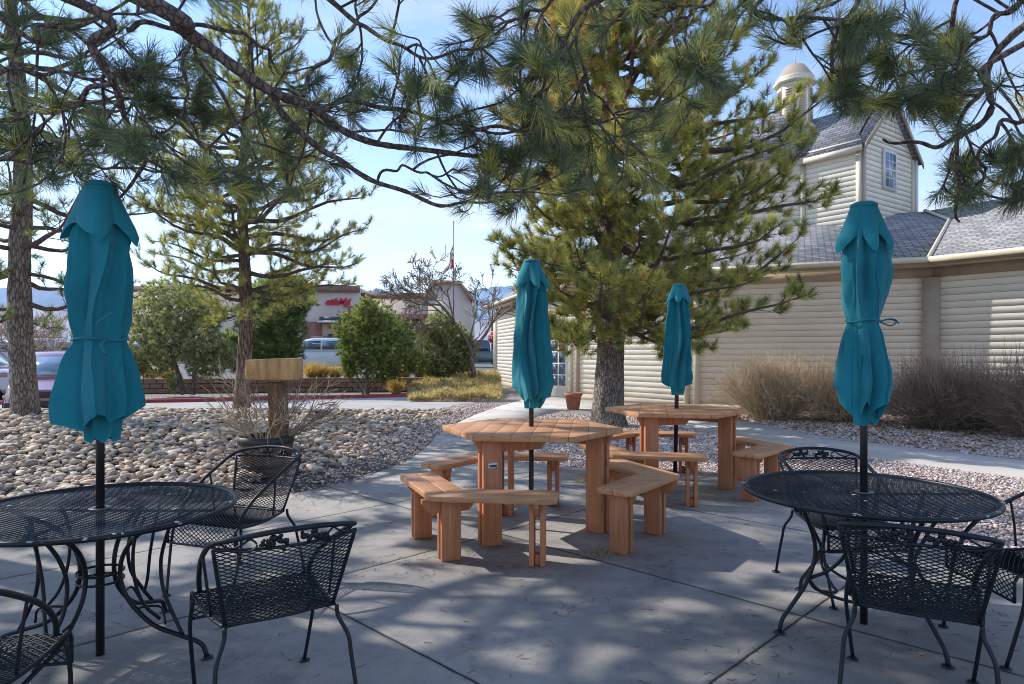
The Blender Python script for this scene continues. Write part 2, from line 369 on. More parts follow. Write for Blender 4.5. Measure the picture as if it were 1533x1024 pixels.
def blockwall():
    m,nt,b=mat('retaining_block'); uv=N(nt,'ShaderNodeAttribute',attribute_name='col')
    v=uv.outputs['Vector']
    br=N(nt,'ShaderNodeTexBrick',inp={'Scale':1.0,'Mortar Size':.012,'Brick Width':.42,'Row Height':.17}); L(nt,v,br.inputs[0])
    br.inputs['Color1'].default_value=(.24,.15,.11,1); br.inputs['Color2'].default_value=(.38,.25,.19,1); br.inputs['Mortar'].default_value=(.05,.035,.03,1)
    c=mix(nt,.6,br.outputs[0],ramp(nt,noise(nt,wpos(nt),9,5,.7),[(.3,(.7,.68,.65)),(.7,(1.25,1.2,1.15))]),'MULTIPLY')
    L(nt,c,b.inputs['Base Color']); b.inputs['Roughness'].default_value=.95
    h=math_(nt,'ADD',math_(nt,'MULTIPLY',br.outputs['Fac'],-1.0),math_(nt,'MULTIPLY',noise(nt,wpos(nt),14,5,.7),.6)); bump(nt,b,h,.9,.03); return m
M['block']=blockwall()
M['terracotta']=simple('terracotta',(.42,.16,.10),.75,0,9,.2,.15,50,.003)
M['stucco']=simple('beige_stucco',(.66,.54,.46),.9,0,.6,.07,.2,12,.02)
M['stucco_tan']=simple('tan_stucco',(.50,.32,.21),.9,0,.6,.08)
M['brick']=simple('red_brown_brick',(.27,.125,.10),.9,0,2.5,.2)
M['cornice']=simple('brown_cornice',(.22,.125,.105),.8,0,1,.12)
M['darkmetal']=simple('dark_canopy',(.05,.06,.085),.5,0,2,.1)
M['sign_red']=simple('red_sign',(.55,.02,.04),.5,0,2,.1)
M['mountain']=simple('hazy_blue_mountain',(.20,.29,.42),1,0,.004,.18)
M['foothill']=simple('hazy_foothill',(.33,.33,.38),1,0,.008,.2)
M['tyre']=simple('tyre_rubber',(.02,.02,.02),.85); M['rim']=simple('wheel_rim',(.45,.46,.48),.35,.7)
M['lamp']=simple('lamp_lens',(.75,.74,.70),.15); M['tail']=simple('tail_lens',(.35,.02,.02),.2)
M['plastic']=simple('dark_plastic',(.03,.03,.035),.5)
def paint(name,c):
    m,nt,b=mat(name); f=noise(nt,coords(nt),1.3,3,.5)
    L(nt,ramp(nt,f,[(.3,tuple(x*.88 for x in c)),(.7,c)]),b.inputs['Base Color']); b.inputs['Roughness'].default_value=.35; b.inputs['Coat Weight'].default_value=.7; b.inputs['Coat Roughness'].default_value=.05; return m
M['flag_blue']=simple('flag_blue',(.03,.05,.20),.8)
def flag_mat():
    m,nt,b=mat('flag_stripes'); uv=N(nt,'ShaderNodeAttribute',attribute_name='col'); L(nt,uv.outputs['Color'],b.inputs['Base Color']); b.inputs['Roughness'].default_value=.8; return m
M['flag']=flag_mat()

# ------------------------------------------------------------------ object helpers
def tag(o,label=None,cat=None,group=None,kind=None):
    if label: o['label']=label
    if cat: o['category']=cat
    if group: o['group']=group
    if kind: o['kind']=kind
    return o
def empty(name,loc=(0,0,0),rz=0.0,label=None,cat=None,group=None):
    o=bpy.data.objects.new(name,None); C.objects.link(o); o.location=loc; o.rotation_euler=(0,0,rz); o.empty_display_size=.2
    return tag(o,label,cat,group)
kids={}
def children(o): return [c for c in bpy.data.objects if c.parent==o]
def dup(root,loc,rz,label=None,group=None):
    r=root.copy(); C.objects.link(r); r.location=loc; r.rotation_euler=(0,0,rz)
    if label: r['label']=label
    if group: r['group']=group
    for ch in children(root):
        c=ch.copy(); C.objects.link(c); c.parent=r
        for g in children(ch):
            d=g.copy(); C.objects.link(d); d.parent=c
    return r
def struct(o): o['kind']='structure'; return o

# ------------------------------------------------------------------ world, sun, camera
SAZ=R(158); SEL=R(38)
sdir=Vector((math.cos(SAZ)*math.cos(SEL),math.sin(SAZ)*math.cos(SEL),math.sin(SEL)))
w=bpy.data.worlds.new('World'); bpy.context.scene.world=w; w.use_nodes=True; nt=w.node_tree
bg=nt.nodes['Background']; bg.inputs[1].default_value=.15
sky=N(nt,'ShaderNodeTexSky',sky_type='NISHITA'); sky.sun_disc=False; sky.sun_elevation=SEL; sky.sun_rotation=PI/2-SAZ
sky.altitude=1800; sky.air_density=1.0; sky.dust_density=.6; sky.ozone_density=1.2
tc=N(nt,'ShaderNodeTexCoord'); sp=N(nt,'ShaderNodeSeparateXYZ'); L(nt,tc.outputs['Generated'],sp.inputs[0])
den=math_(nt,'ADD',math_(nt,'MAXIMUM',sp.outputs[2],0.0),.12)
cb=N(nt,'ShaderNodeCombineXYZ'); L(nt,math_(nt,'DIVIDE',sp.outputs[0],den),cb.inputs[0]); L(nt,math_(nt,'MULTIPLY',math_(nt,'DIVIDE',sp.outputs[1],den),2.2),cb.inputs[1])
cl=noise(nt,cb.outputs[0],.55,7,.62)
cf=ramp(nt,cl,[(.47,(0,0,0)),(.66,(1,1,1))])
hz=ramp(nt,sp.outputs[2],[(0,(1,1,1)),(.12,(.72,.72,.72)),(.36,(.19,.19,.19)),(.65,(.06,.06,.06))])
fac=math_(nt,'ADD',math_(nt,'MULTIPLY',cf,.55),math_(nt,'MULTIPLY',hz,.75),True)
skyb=mix(nt,1.0,sky.outputs[0],(1.7,1.95,2.2),'MULTIPLY')
L(nt,mix(nt,fac,skyb,(6.2,6.5,6.9)),bg.inputs[0])
sd=bpy.data.lights.new('sun','SUN'); sd.energy=5.0; sd.angle=R(.5); sd.color=(1,.95,.87)
so=bpy.data.objects.new('sun',sd); C.objects.link(so); so.rotation_euler=sdir.to_track_quat('Z','Y').to_euler(); so.location=(0,0,30)
cam=bpy.data.cameras.new('camera'); co=bpy.data.objects.new('camera',cam); C.objects.link(co)
co.location=(0,0,CZ); co.rotation_euler=(PI/2,0,0); cam.lens=36*1000/1533; cam.sensor_width=36; cam.shift_y=15/1533; cam.clip_end=12000; cam.clip_start=.05
sc=bpy.context.scene; sc.camera=co
sc.view_settings.view_transform='Standard'; sc.view_settings.look='None'; sc.view_settings.exposure=0; sc.view_settings.gamma=1
sc.cycles.filter_width=1.0; sc.cycles.max_bounces=8; sc.cycles.transparent_max_bounces=8

# ------------------------------------------------------------------ ground
def smooth(x): x=np.clip(x,0,1); return x*x*(3-2*x)
# patio outline (world xy)
left_edge=[(-30,6.0),(-9,6.1),(-5,6.2),(-3.1,6.35),(-2.3,6.75),(-1.75,7.6),(-1.38,8.9),(-1.30,10.4),(-1.32,11.6),(-1.18,13.3),(-.9,15.3),(-.3,18.2),(.4,20.4),(1.1,21.6)]
le=np.array(left_edge)
def left_x(y): return np.interp(y,le[3:,1],le[3:,0])
def berm(x,y):                               # height of the stone berm left of the patio
    x=np.asarray(x,float); y=np.asarray(y,float)
    d=np.where(y>6.35,left_x(np.maximum(y,6.36))-x,0); d=np.minimum(d,np.where(x<-2.3,y-6.3,1e9))
    d=np.minimum(d,(16.2-y)*.8); d=np.where((y<6.1)|(y>16.2),-1,d)
    return .36*smooth(d/4.2)+.03*smooth(d/.3)
g=MB(); g.poly([(-4000,-300,-.03),(4000,-300,-.03),(4000,8000,-.03),(-4000,8000,-.03)],[[0,1,2,3]])
struct(g.build('ground',M['farground']))
def sheet(name,pts,z,m):
    b=MB(); b.poly([(x,y,z) for x,y in pts],[list(range(len(pts)))]); return struct(b.build(name,m))
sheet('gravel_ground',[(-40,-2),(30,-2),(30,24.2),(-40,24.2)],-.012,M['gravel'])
isl=[(.02,8.85),(-.02,10.9),(.3,14),(1.2,16.6),(2.1,16.7),(2.9,15.2),(3.1,13.6),(3.45,12.4),(3.95,11.2),(4.4,10.1),(5.1,8.9),(5.9,7.5),(9.5,4.6)]
patio=[(-30,-1.5),(-30,6.0)]+left_edge[1:]+[(2.6,20.6),(4.4,17.6),(4.9,16.6),(5.0,13.6),(5.25,11.9),(5.8,10.7),(6.9,8.9),(10.8,5.8)]
# the path is its own sheet; the patio stops where the island begins
pat=[(-30,-1.5),(-30,6.0)]+left_edge[1:8]+[(-.02,10.4),(.02,8.85),(1.1,8.25),(2.35,8.1),(2.75,7.3),(3.0,6.2),(3.15,5.2),(3.5,4.4),(4.6,3.7),(7,3.1),(14,2.7),(14,-1.5)]
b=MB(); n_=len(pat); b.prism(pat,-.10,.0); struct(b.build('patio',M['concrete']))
pth=[(-1.30,10.4),(-.02,10.4)]+isl[2:]+[(10.8,5.8),(6.9,8.9),(5.8,10.7),(5.25,11.9),(5.0,13.6),(4.9,15.4),(4.3,16.9),(2.75,19.6),(1.35,21.6)]+left_edge[::-1][1:6]
b=MB(); b.prism(pth[::-1],-.10,-.002); struct(b.build('path',M['path']))
# stone berm underlay
nx,ny=90,70; xs=np.linspace(-26,-.3,nx); ys=np.linspace(6.0,16.6,ny); X,Y=np.meshgrid(xs,ys); X=np.minimum(X,left_x(np.maximum(Y,6.36))-.0)
Z=berm(X,Y)-.006
b=MB(); i,j=np.meshgrid(np.arange(ny-1),np.arange(nx-1),indexing='ij'); q=np.stack([i*nx+j,i*nx+j+1,(i+1)*nx+j+1,(i+1)*nx+j],-1).reshape(-1,4)
b.add(np.stack([X,Y,Z],-1),quads=q); struct(b.build('terrain',M['soil'],smooth=True))
# street, kerb, parking lot
def strip(name,pl,w0,w1,z0,z1,m,kind=True):
    P=np.array(pl,float); T=np.gradient(P,axis=0); Nn=np.c_[-T[:,1],T[:,0]]; Nn/=np.linalg.norm(Nn,axis=1,keepdims=True)
    A=P+Nn*w0; B=P+Nn*w1; n=len(P); V=np.vstack([np.c_[A,np.full(n,z0)],np.c_[A,np.full(n,z1)],np.c_[B,np.full(n,z1)],np.c_[B,np.full(n,z0)]])
    b=MB(); b.add(V,quads=[[a*n+i,a*n+i+1,(a+1)*n+i+1,(a+1)*n+i] for a in range(3) for i in range(n-1)]); o=b.build(name,m)
    return struct(o) if kind else o
kerbline=[(-60,15.5),(-26,17.2),(-16,18.2),(-10,19.2),(-6,20.6),(-3.6,21.6),(-2.6,22.6),(-2.2,24.3)]
sheet('street',[(-60,16.6),(-1.3,16.6),(-1.15,18.0),(-1.6,19.6),(-2.5,20.9),(-2.5,22.2),(-3.6,21.6),(-6,20.7),(-10,19.3),(-16,18.3),(-26,17.3),(-60,15.7)][:0] or [(-60,14.8),(-60,15.6),(-26,17.25),(-16,18.25),(-10,19.25),(-6,20.65),(-3.6,21.65),(-2.3,21.7),(-1.25,20.2),(-.95,18.3),(-1.3,16.4),(-30,15.6)],-.004,M['street'])
strip('kerb',spline([(x,y,0) for x,y in kerbline],40)[:,:2],0,.28,-.05,.09,M['red'])
strip('kerb_edge',spline([(-2.4,22.4,0),(-1.5,20.9,0),(-.9,19.7,0),(.2,19.6,0)],24)[:,:2],0,.22,-.05,.06,M['street'])
b=MB(); LOT=.42
b.poly([(-150,24.75,LOT),(-2.6,24.75,LOT),(-1.1,30,LOT),(-1.05,40,LOT),(150,44,LOT),(150,300,LOT),(-150,300,LOT)],[list(range(7))]); struct(b.build('parking_lot',M['asphalt']))
# soil bank sloping down at the end of the retaining wall
b=MB(); b.poly([(-3.4,24.3,-.02),(-.9,21.5,-.02),(-.4,29,-.02),(-1.1,40,.43),(-1.2,30,.43),(-2.8,24.9,.43)],[[0,1,2,3,4,5]]); struct(b.build('bank',M['gravel']))

# retaining wall
b=MB(); wp=[(-60,20.5),(-30,21.6),(-16,22.9),(-8,24.0),(-3.1,24.5)]; wp=spline([(x,y,0) for x,y in wp],40)
u=np.r_[0,np.cumsum(np.linalg.norm(np.diff(wp,axis=0),axis=1))]; n=len(wp)
for z0,z1,off0,off1 in ((-.05,.50,0,0.02),(.50,.51,.02,.30)):
    A=wp.copy(); A[:,2]=z0; A[:,1]+=off0; B=wp.copy(); B[:,2]=z1; B[:,1]+=off1
    b.add(np.vstack([A,B]),quads=[[i,i+1,n+i+1,n+i] for i in range(n-1)],col=np.vstack([np.c_[u,np.full(n,z0),u*0],np.c_[u,np.full(n,z1+(off1-off0)*.3),u*0]]))
A=wp.copy(); A[:,2]=.51;A[:,1]+=.3; B=A.copy(); B[:,2]=-.05
b.add(np.vstack([A,B]),quads=[[i,i+1,n+i+1,n+i] for i in range(n-1)])
tag(b.build('retaining_wall',M['block']),'low reddish block retaining wall along the edge of the car park','retaining wall')

# ------------------------------------------------------------------ stones and gravel
def icos(sub):
    import bmesh
    bm=bmesh.new(); bmesh.ops.create_icosphere(bm,subdivisions=sub,radius=1); V=np.array([v.co[:] for v in bm.verts]); F=np.array([[v.index for v in f.verts] for f in bm.faces]); bm.free(); return V,F
def rocks(name,xy,z,size,flat,cols,m,sub,rng,smooth_=True):
    V,F=icos(sub); n=len(xy); nv=len(V)
    rz=rng.random(n)*2*PI; sx=size*(.85+.5*rng.random(n)); sy=size*(.6+.35*rng.random(n)); sz=size*flat*(.7+.6*rng.random(n))
    # low-frequency lumps
    k=rng.normal(size=(n,3)); ph=rng.random(n)*6
    W=V[None]*(1+.16*np.sin((V[None]*k[:,None]).sum(-1)*1.6+ph[:,None])[...,None])
    W=W*np.stack([sx,sy,sz],-1)[:,None]
    tx=rng.normal(size=n)*.25
    Y_=W[...,1]*np.cos(tx)[:,None]-W[...,2]*np.sin(tx)[:,None]; Z_=W[...,1]*np.sin(tx)[:,None]+W[...,2]*np.cos(tx)[:,None]
    ca,sa=np.cos(rz)[:,None],np.sin(rz)[:,None]
    P=np.stack([W[...,0]*ca-Y_*sa+xy[:,0,None],W[...,0]*sa+Y_*ca+xy[:,1,None],Z_+z[:,None]],-1)
    b=MB(); b.add(P.reshape(-1,3),tris=(F[None]+np.arange(n)[:,None,None]*nv).reshape(-1,3),col=np.repeat(cols,nv,0))
    return b.build(name,m,smooth=smooth_)
rng=np.random.default_rng(3)
def stone_field():
    pts=[]
    y=6.2
    while y<16.0:
        x0=-13 if y<12 else -17
        sp_=.086 if y<10 else .104
        xs=np.arange(x0,left_x(max(y,6.36))-.05,sp_*1.12); 
        p=np.c_[xs+rng.normal(size=len(xs))*.03,np.full(len(xs),y)+rng.normal(size=len(xs))*.03]
        pts.append(p); y+=sp_*.86
    p=np.vstack(pts)
    d=left_x(np.maximum(p[:,1],6.36))-p[:,0]
    d2=np.where(p[:,0]<-2.3,p[:,1]-6.25,9)
    vis=(np.abs(p[:,0]/p[:,1]+.0)<.82)|(p[:,1]<0)
    thin=smooth((d-.25)/1.1); keep=(rng.random(len(p))<np.clip(thin+.05,0,1))&(d2>rng.random(len(p))*.2)&vis
    return p[keep]
p=stone_field(); n=len(p)
pal=np.array([1.24,1.20,1.15])*np.array([(.42,.36,.29),(.54,.47,.38),(.28,.25,.23),(.50,.38,.27),(.60,.54,.46),(.34,.30,.29),(.46,.31,.21),(.20,.19,.19)])
cols=pal[rng.choice(8,n,p=[.2,.2,.14,.12,.14,.1,.05,.05])]*(.8+.4*rng.random((n,1)))
size=(.031+.042*rng.random(n)**2.0)*(1+.12*(p[:,1]>10))
z=berm(p[:,0],p[:,1])+.010+.03*rng.random(n)
tag(rocks('river_stones',p,z,size,.48,cols,M['stone'],2,rng),'bed of rounded grey and tan river stones sloping up from the patio','river stones',kind='stuff')
# second layer
k=rng.choice(n,n//4,replace=False)
p2=p[k]+rng.normal(size=(len(k),2))*.05
tag(rocks('river_stones',p2,berm(p2[:,0],p2[:,1])+.065,size[k]*.95,.5,cols[k][::-1],M['stone'],2,rng),'loose river stones lying on top of the stone bed','river stones',kind='stuff')
def inpoly(p,poly):
    poly=np.array(poly); x,y=p[:,0],p[:,1]; ins=np.zeros(len(p),bool); j=len(poly)-1
    for i in range(len(poly)):
        xi,yi=poly[i]; xj,yj=poly[j]
        c=((yi>y)!=(yj>y))&(x<(xj-xi)*(y-yi)/(yj-yi+1e-12)+xi); ins^=c; j=i
    return ins
def scatter(n,x0,x1,y0,y1,f):
    p=np.c_[x0+(x1-x0)*rng.random(n),y0+(y1-y0)*rng.random(n)]; return p[f(p)]
def notpav(p): return ~inpoly(p,pat)&~inpoly(p,pth)&(np.abs(p[:,0]/np.maximum(p[:,1],.1))<.85)
gp1=scatter(60000,-1.0,9,3.0,9.5,notpav); gp2=scatter(42000,-1.0,9.5,9.5,15.5,notpav)
gp3=scatter(16000,-2.6,.5,6.6,19,lambda p:~inpoly(p,pat)&~inpoly(p,pth)&(left_x(np.maximum(p[:,1],6.36))-p[:,0]>0)&(left_x(np.maximum(p[:,1],6.36))-p[:,0]<1.3))
gp_=np.vstack([gp1,gp2,gp3]); n=len(gp_)
pal=1.25*np.array([(.42,.31,.28),(.52,.43,.39),(.32,.25,.23),(.60,.54,.50),(.38,.34,.33),(.48,.34,.27)])
cols=pal[rng.integers(0,6,n)]*(.75+.5*rng.random((n,1)))
size=(.010+.010*rng.random(n)**1.5)*(1+.35*(gp_[:,1]>9.5))
z=np.where(gp_[:,0]<.3,berm(gp_[:,0],gp_[:,1]),0)-.004+.010*rng.random(n)
tag(rocks('gravel',gp_,z,size,.7,cols,M['pebble'],1,rng,False),'pinkish grey crushed gravel between the patio and the paths','gravel',kind='stuff')

# ------------------------------------------------------------------ metal mesh tables
def lattice(f,nu,nv):                         # diamond lattice over f(u,v), u,v in 0..1
    i,j=np.meshgrid(np.arange(nu+1),np.arange(nv+1),indexing='ij'); ok=((i+j)%2==0)
    out0=[];out1=[]
    for s in (-1,1):
        m=ok&(i+s>=0)&(i+s<=nu)&(j+1<=nv)
        a,b_=i[m],j[m]; out0.append(f(a/nu,b_/nv)); out1.append(f((a+s)/nu,(b_+1)/nv))
    return np.vstack(out0),np.vstack(out1)
def arc(fn,t0,t1,n): return np.array([fn(t) for t in np.linspace(t0,t1,n)])

def metal_table(kind):
    Rt=.60; H=.705
    t=empty('mesh_table')
    # mesh top
    b=MB(); cx,cy=.018,.0098
    nu=int(2*Rt/cx)+2; nv=int(2*Rt/cy)+2; nu+=nu%2; nv+=nv%2
    def f(u,v): return np.stack([(u-.5)*nu*cx,(v-.5)*nv*cy,np.full(np.shape(u),H-.004)],-1)
    P0,P1=lattice(f,nu,nv); k=(np.hypot(P0[:,0],P0[:,1])<Rt-.008)&(np.hypot(P1[:,0],P1[:,1])<Rt-.008)&(np.hypot(P0[:,0],P0[:,1])>.03)
    P0,P1=P0[k],P1[k]; d=P1-P0; d/=np.linalg.norm(d,axis=1,keepdims=True); s=np.c_[-d[:,1],d[:,0],d[:,2]*0]*.0062
    top=np.array([0,0,.0018]); V=np.stack([P0-s,P0+s,P1+s,P1-s,P0-s-top,P1-s-top],1); m=len(P0)
    Q=np.array([[0,3,2,1]]); b.add(V.reshape(-1,3),quads=(Q[None]+np.arange(m)[:,None,None]*6).reshape(-1,4))
    b.build('table_top',M['iron_mesh'],t)
    b=MB(); th=np.linspace(0,2*PI,73)[:-1]
    b.tube(np.c_[Rt*np.cos(th),Rt*np.sin(th),np.full(72,H-.004)],.0125,8,closed=True)
    b.build('rim',M['iron'],t,smooth=True)
    b=MB(); rr=np.random.default_rng(5)
    for a in (R(-62),R(-52),R(-120),R(40),R(-80),R(160),R(-30)):
        for q_ in range(4):
            aa=a+rr.normal()*.03; V_,F_=icos(1); b.add(V_*np.array([.013,.009,.004])*(.5+.8*rr.random(3))+[(Rt+.004+.006*rr.normal()*.5)*math.cos(aa),(Rt+.004)*math.sin(aa),H+.003+.004*rr.normal()],tris=F_)
    for q_ in range(6):
        a=rr.random()*6.28; r_=rr.random()*.5; b.box((r_*math.cos(a),r_*math.sin(a),H),(.014+.02*rr.random(),.008+.01*rr.random(),.0016),rr.random()*3)
    o=b.build('worn_paint',M['iron_chip'],t); o['kind']='stuff'
    b=MB(); th=np.linspace(0,2*PI,33)[:-1]
    b.lathe([(.026,H-.006),(.05,H-.006),(.05,H),(.026,H)],n=24); b.build('umbrella_ring',M['grey_pole'],t,smooth=True)
    # cross bars under the top
    b=MB()
    for a in (0,PI/2): b.tube([(-.57*math.cos(a),-.57*math.sin(a),H-.014),(.57*math.cos(a),.57*math.sin(a),H-.014)],.007,6)
    b.build('cross_bar',M['iron'],t)
    def at_(r,z,a,off=0): return (r*math.cos(a)-off*math.sin(a),r*math.sin(a)+off*math.cos(a),z)
    for k_ in range(4):
        b=MB()
        if kind=='scroll':
            a=R(-4)+k_*PI/2
            b.tube(spline([at_(.46,.69,a),at_(.38,.655,a),at_(.22,.60,a),at_(.125,.50,a),at_(.10,.385,a),at_(.14,.27,a),at_(.26,.155,a),at_(.40,.105,a),at_(.50,.07,a),at_(.53,.012,a)],40),.011,8)
            b.tube(spline([at_(.36,.655,a),at_(.31,.56,a,.03),at_(.275,.44,a,.045),at_(.29,.31,a,.04),at_(.35,.20,a,.02),at_(.41,.11,a)],24),.009,8)
            b.tube(spline([at_(.30,.69,a,-.12),at_(.25,.58,a,-.12),at_(.235,.42,a,-.10),at_(.26,.28,a,-.07),at_(.31,.19,a,-.02)],20),.008,8)
            b.tube(spline([at_(.18,.225,a),at_(.23,.232,a,.02),at_(.29,.22,a,.03),at_(.32,.15,a,.01)],12),.006,6)
            foot=at_(.53,.008,a)
        else:
            a=R(14)+k_*PI/2
            b.tube(spline([at_(.40,.69,a),at_(.36,.60,a),at_(.31,.48,a),at_(.305,.37,a),at_(.36,.24,a),at_(.45,.13,a),at_(.50,.07,a),at_(.515,.01,a)],32),.011,8)
            b.tube(spline([at_(.30,.69,a,.22),at_(.25,.56,a,.18),at_(.22,.42,a,.12),at_(.26,.32,a,.05),at_(.33,.27,a)],24),.009,8)
            a2=a+PI/2
            p0=at_(.345,.27,a); p1=at_(.345,.27,a2); mid=at_(.13,.15,a+PI/4)
            b.tube(spline([p0,(p0[0]*.75+mid[0]*.25,p0[1]*.75+mid[1]*.25,.20),at_(.165,.155,a+PI/7),mid,at_(.165,.155,a2-PI/7),(p1[0]*.75+mid[0]*.25,p1[1]*.75+mid[1]*.25,.20),p1],28),.008,8)
            foot=at_(.515,.008,a)
        b.lathe([(.0,.014),(.016,.014),(.027,.008),(.029,0)],(foot[0],foot[1],0),16)
        b.build('leg',M['iron'],t,smooth=True)
    b=MB()
    for z_ in ((.36,.40,.38) if kind=='scroll' else (.40,)):
        th=np.linspace(0,2*PI,25)[:-1]
        b.tube(np.c_[.10*np.cos(th),.10*np.sin(th),np.full(24,z_)] if kind=='scroll' and z_!=.38 else np.c_[.032*np.cos(th),.032*np.sin(th),np.full(24,z_)],.006,6,closed=True)
    if kind!='scroll':
        for k_ in range(4):
            a=R(14)+k_*PI/2; b.tube([(.03*math.cos(a),.03*math.sin(a),.40),(.3*math.cos(a),.3*math.sin(a),.40)],.006,6)
    b.build('hub_ring',M['iron'],t,smooth=True)
    return t
TL=np.array([-1.973,3.2]); TR=np.array([1.88,3.57])
t=metal_table('scroll'); t.location=(TL[0],TL[1],0); t.rotation_euler=(0,0,0); tag(t,'round black mesh table with C shaped legs and chipped white rim beside the river stones','table','black metal patio tables')
t=metal_table('arched'); t.location=(TR[0],TR[1],0); tag(t,'round black mesh table with bowed legs and arched stretchers beside the gravel','table','black metal patio tables')

def metal_chair():
    t=empty('mesh_chair',(0,0,0))
    def back(u,v):                             # u 0..1 across, v 0..1 up
        w_=.205+(.262-.205)*v; x=(2*u-1)*w_
        bow=.075*(1-(2*u-1)**2)
        y=-.17-.10*v-bow*(.35+.65*v)+.0*u; z=.435+.308*v+.004*(2*u-1)**2*v
        return np.stack([x,y,z],-1)
    b=MB(); P0,P1=lattice(back,26,40); segs(b,P0,P1,.0026,3); b.build('back_mesh',M['chair_mesh'],t)
    def seat(u,v):                             # v 0 rear .. 1 front, then rolls over the front edge
        d=v*.58; y=np.where(d<.44,-.17+d,.27+.035*np.sin(np.clip((d-.44)/.05,0,1)*PI/2)); z=np.where(d<.44,.430-.018*np.sin(PI*np.clip(d/.44,0,1)),.430-np.maximum(d-.46,0))
        w_=.21+(.252-.21)*np.clip(v*1.3,0,1); x=(2*u-1)*w_
        return np.stack([x,y,z],-1)
    b=MB(); P0,P1=lattice(seat,30,48); segs(b,P0,P1,.0028,3); b.build('seat',M['chair_mesh'],t)
    b=MB(); u=np.linspace(0,1,17)
    for v_ in (0,1): b.tube(back(u,np.full(17,v_)),.0065,6)
    for u_ in (0,1): b.tube(back(np.full(12,u_),np.linspace(0,1,12)),.0075,6)
    b.tube(seat(u,np.ones(17)),.006,6)
    for u_ in (0,1): b.tube(seat(np.full(20,u_),np.linspace(0,1,20)),.0075,6)
    b.tube(seat(u,np.zeros(17)),.007,6)
    b.build('frame',M['iron'],t,smooth=True)
    # hoop: top rail that runs on as the arms
    b=MB(); h=[(-.228,.245,.44),(-.234,.225,.49),(-.243,.150,.562),(-.254,.04,.630),(-.262,-.09,.695),(-.264,-.215,.752),(-.252,-.282,.774),(-.19,-.327,.790),(-.09,-.352,.803),(0,-.36,.806)]
    full=h+[(-x,y,z) for x,y,z in h[::-1][1:]]
    b.tube(spline(full,70),.0105,8); b.build('arm_rail',M['iron'],t,smooth=True)
    for s in (-1,1):
        b=MB(); b.tube(spline([(s*.258,-.03,.665),(s*.245,-.04,.55),(s*.232,-.04,.43)],10),.006,6); b.build('arm_support',M['iron'],t,smooth=True)
        b=MB()
        # scrolls between rail and mesh top
        b.tube(spline([(s*.245,-.292,.772),(s*.210,-.315,.755),(s*.175,-.332,.770),(s*.15,-.338,.785),(s*.128,-.345,.765),(s*.14,-.343,.748),(s*.165,-.335,.742),(s*.21,-.315,.748),(s*.225,-.31,.762)],24),.0042,5)
        b.build('scroll',M['iron'],t,smooth=True)
    rr=np.random.default_rng(2); V,F=icos(1); b=MB()
    for x0 in (-.115,-.095,-.075,-.055,-.035,.035,.055,.075,.095,.115):
        if x0==.035: b.build('leaf_ornament',M['iron'],t); b=MB()
        big=1.15-abs(abs(x0)-.065)*9
        for q_ in range(3):
            c=np.array([x0+rr.normal()*.005,-.349+rr.normal()*.004,.767+rr.normal()*.012*big])
            a=rr.random()*3; sc_=np.array([.017,.006,.011])*big*(.8+.4*rr.random())
            W=V*sc_; W=np.c_[W[:,0]*math.cos(a)-W[:,2]*math.sin(a),W[:,1],W[:,0]*math.sin(a)+W[:,2]*math.cos(a)]
            b.add(W+c,tris=F)
    b.build('leaf_ornament',M['iron'],t,smooth=False)
    for s in (-1,1):
        b=MB(); b.tube(spline([(s*.25,.255,.42),(s*.262,.27,.30),(s*.25,.30,.15),(s*.235,.33,.008)],14),.0085,8); b.lathe([(0,.012),(.014,.012),(.024,.007),(.026,0)],(s*.235,.33,0),14); b.build('leg',M['iron'],t,smooth=True)
        b=MB(); b.tube(spline([(s*.21,-.20,.435),(s*.215,-.205,.39),(s*.245,-.235,.32),(s*.252,-.25,.25),(s*.262,-.28,.12),(s*.27,-.30,.008)],20),.0085,8); b.lathe([(0,.012),(.014,.012),(.024,.007),(.026,0)],(s*.27,-.30,0),14); b.build('leg',M['iron'],t,smooth=True)
    return t
ch=metal_chair()
spots=[(-.99,2.735,R(33.5),'black mesh chair seen from behind beside the C legged table near the river stones'),
       (-1.72,4.2,R(160),'black mesh armchair facing the camera in front of the barrel planter'),
       (-1.80,2.10,R(12),'black mesh chair cut off by the bottom left corner of the picture'),
       (1.655,2.75,R(-29),'black mesh chair seen from behind in front of the round table beside the gravel'),
       (2.03,4.12,R(184),'black mesh chair mostly hidden behind the round table beside the gravel'),
       (2.60,3.28,R(88),'black mesh chair cut off by the right edge of the picture beside the gravel')]
for i,(x,y,rz,lab) in enumerate(spots):
    o=ch if i==0 else dup(ch,(x,y,0),rz)
    o.location=(x,y,0); o.rotation_euler=(0,0,rz); tag(o,lab,'chair','black mesh chairs around the metal tables')

# ------------------------------------------------------------------ wooden tables and benches
def clip(poly,nx_,ny_,d,keep_less=True):
    out=[]; n=len(poly)
    for i in range(n):
        a,b_=poly[i],poly[(i+1)%n]; da=a[0]*nx_+a[1]*ny_-d; db=b_[0]*nx_+b_[1]*ny_-d
        if not keep_less: da,db=-da,-db
        if da<=0: out.append(a)
        if da*db<0: t_=da/(da-db); out.append((a[0]+(b_[0]-a[0])*t_,a[1]+(b_[1]-a[1])*t_))
    return out
def boards(b,poly,ang,w_,gap,z0,z1):          # cut polygon into boards whose length runs along ang
    nx_,ny_=-math.sin(ang),math.cos(ang); ds=[p[0]*nx_+p[1]*ny_ for p in poly]; d=min(ds)
    while d<max(ds)-1e-6:
        p=clip(clip(poly,nx_,ny_,d+w_-gap),nx_,ny_,d,False)
        if len(p)>2: b.prism(p,z0,z1)
        d+=w_
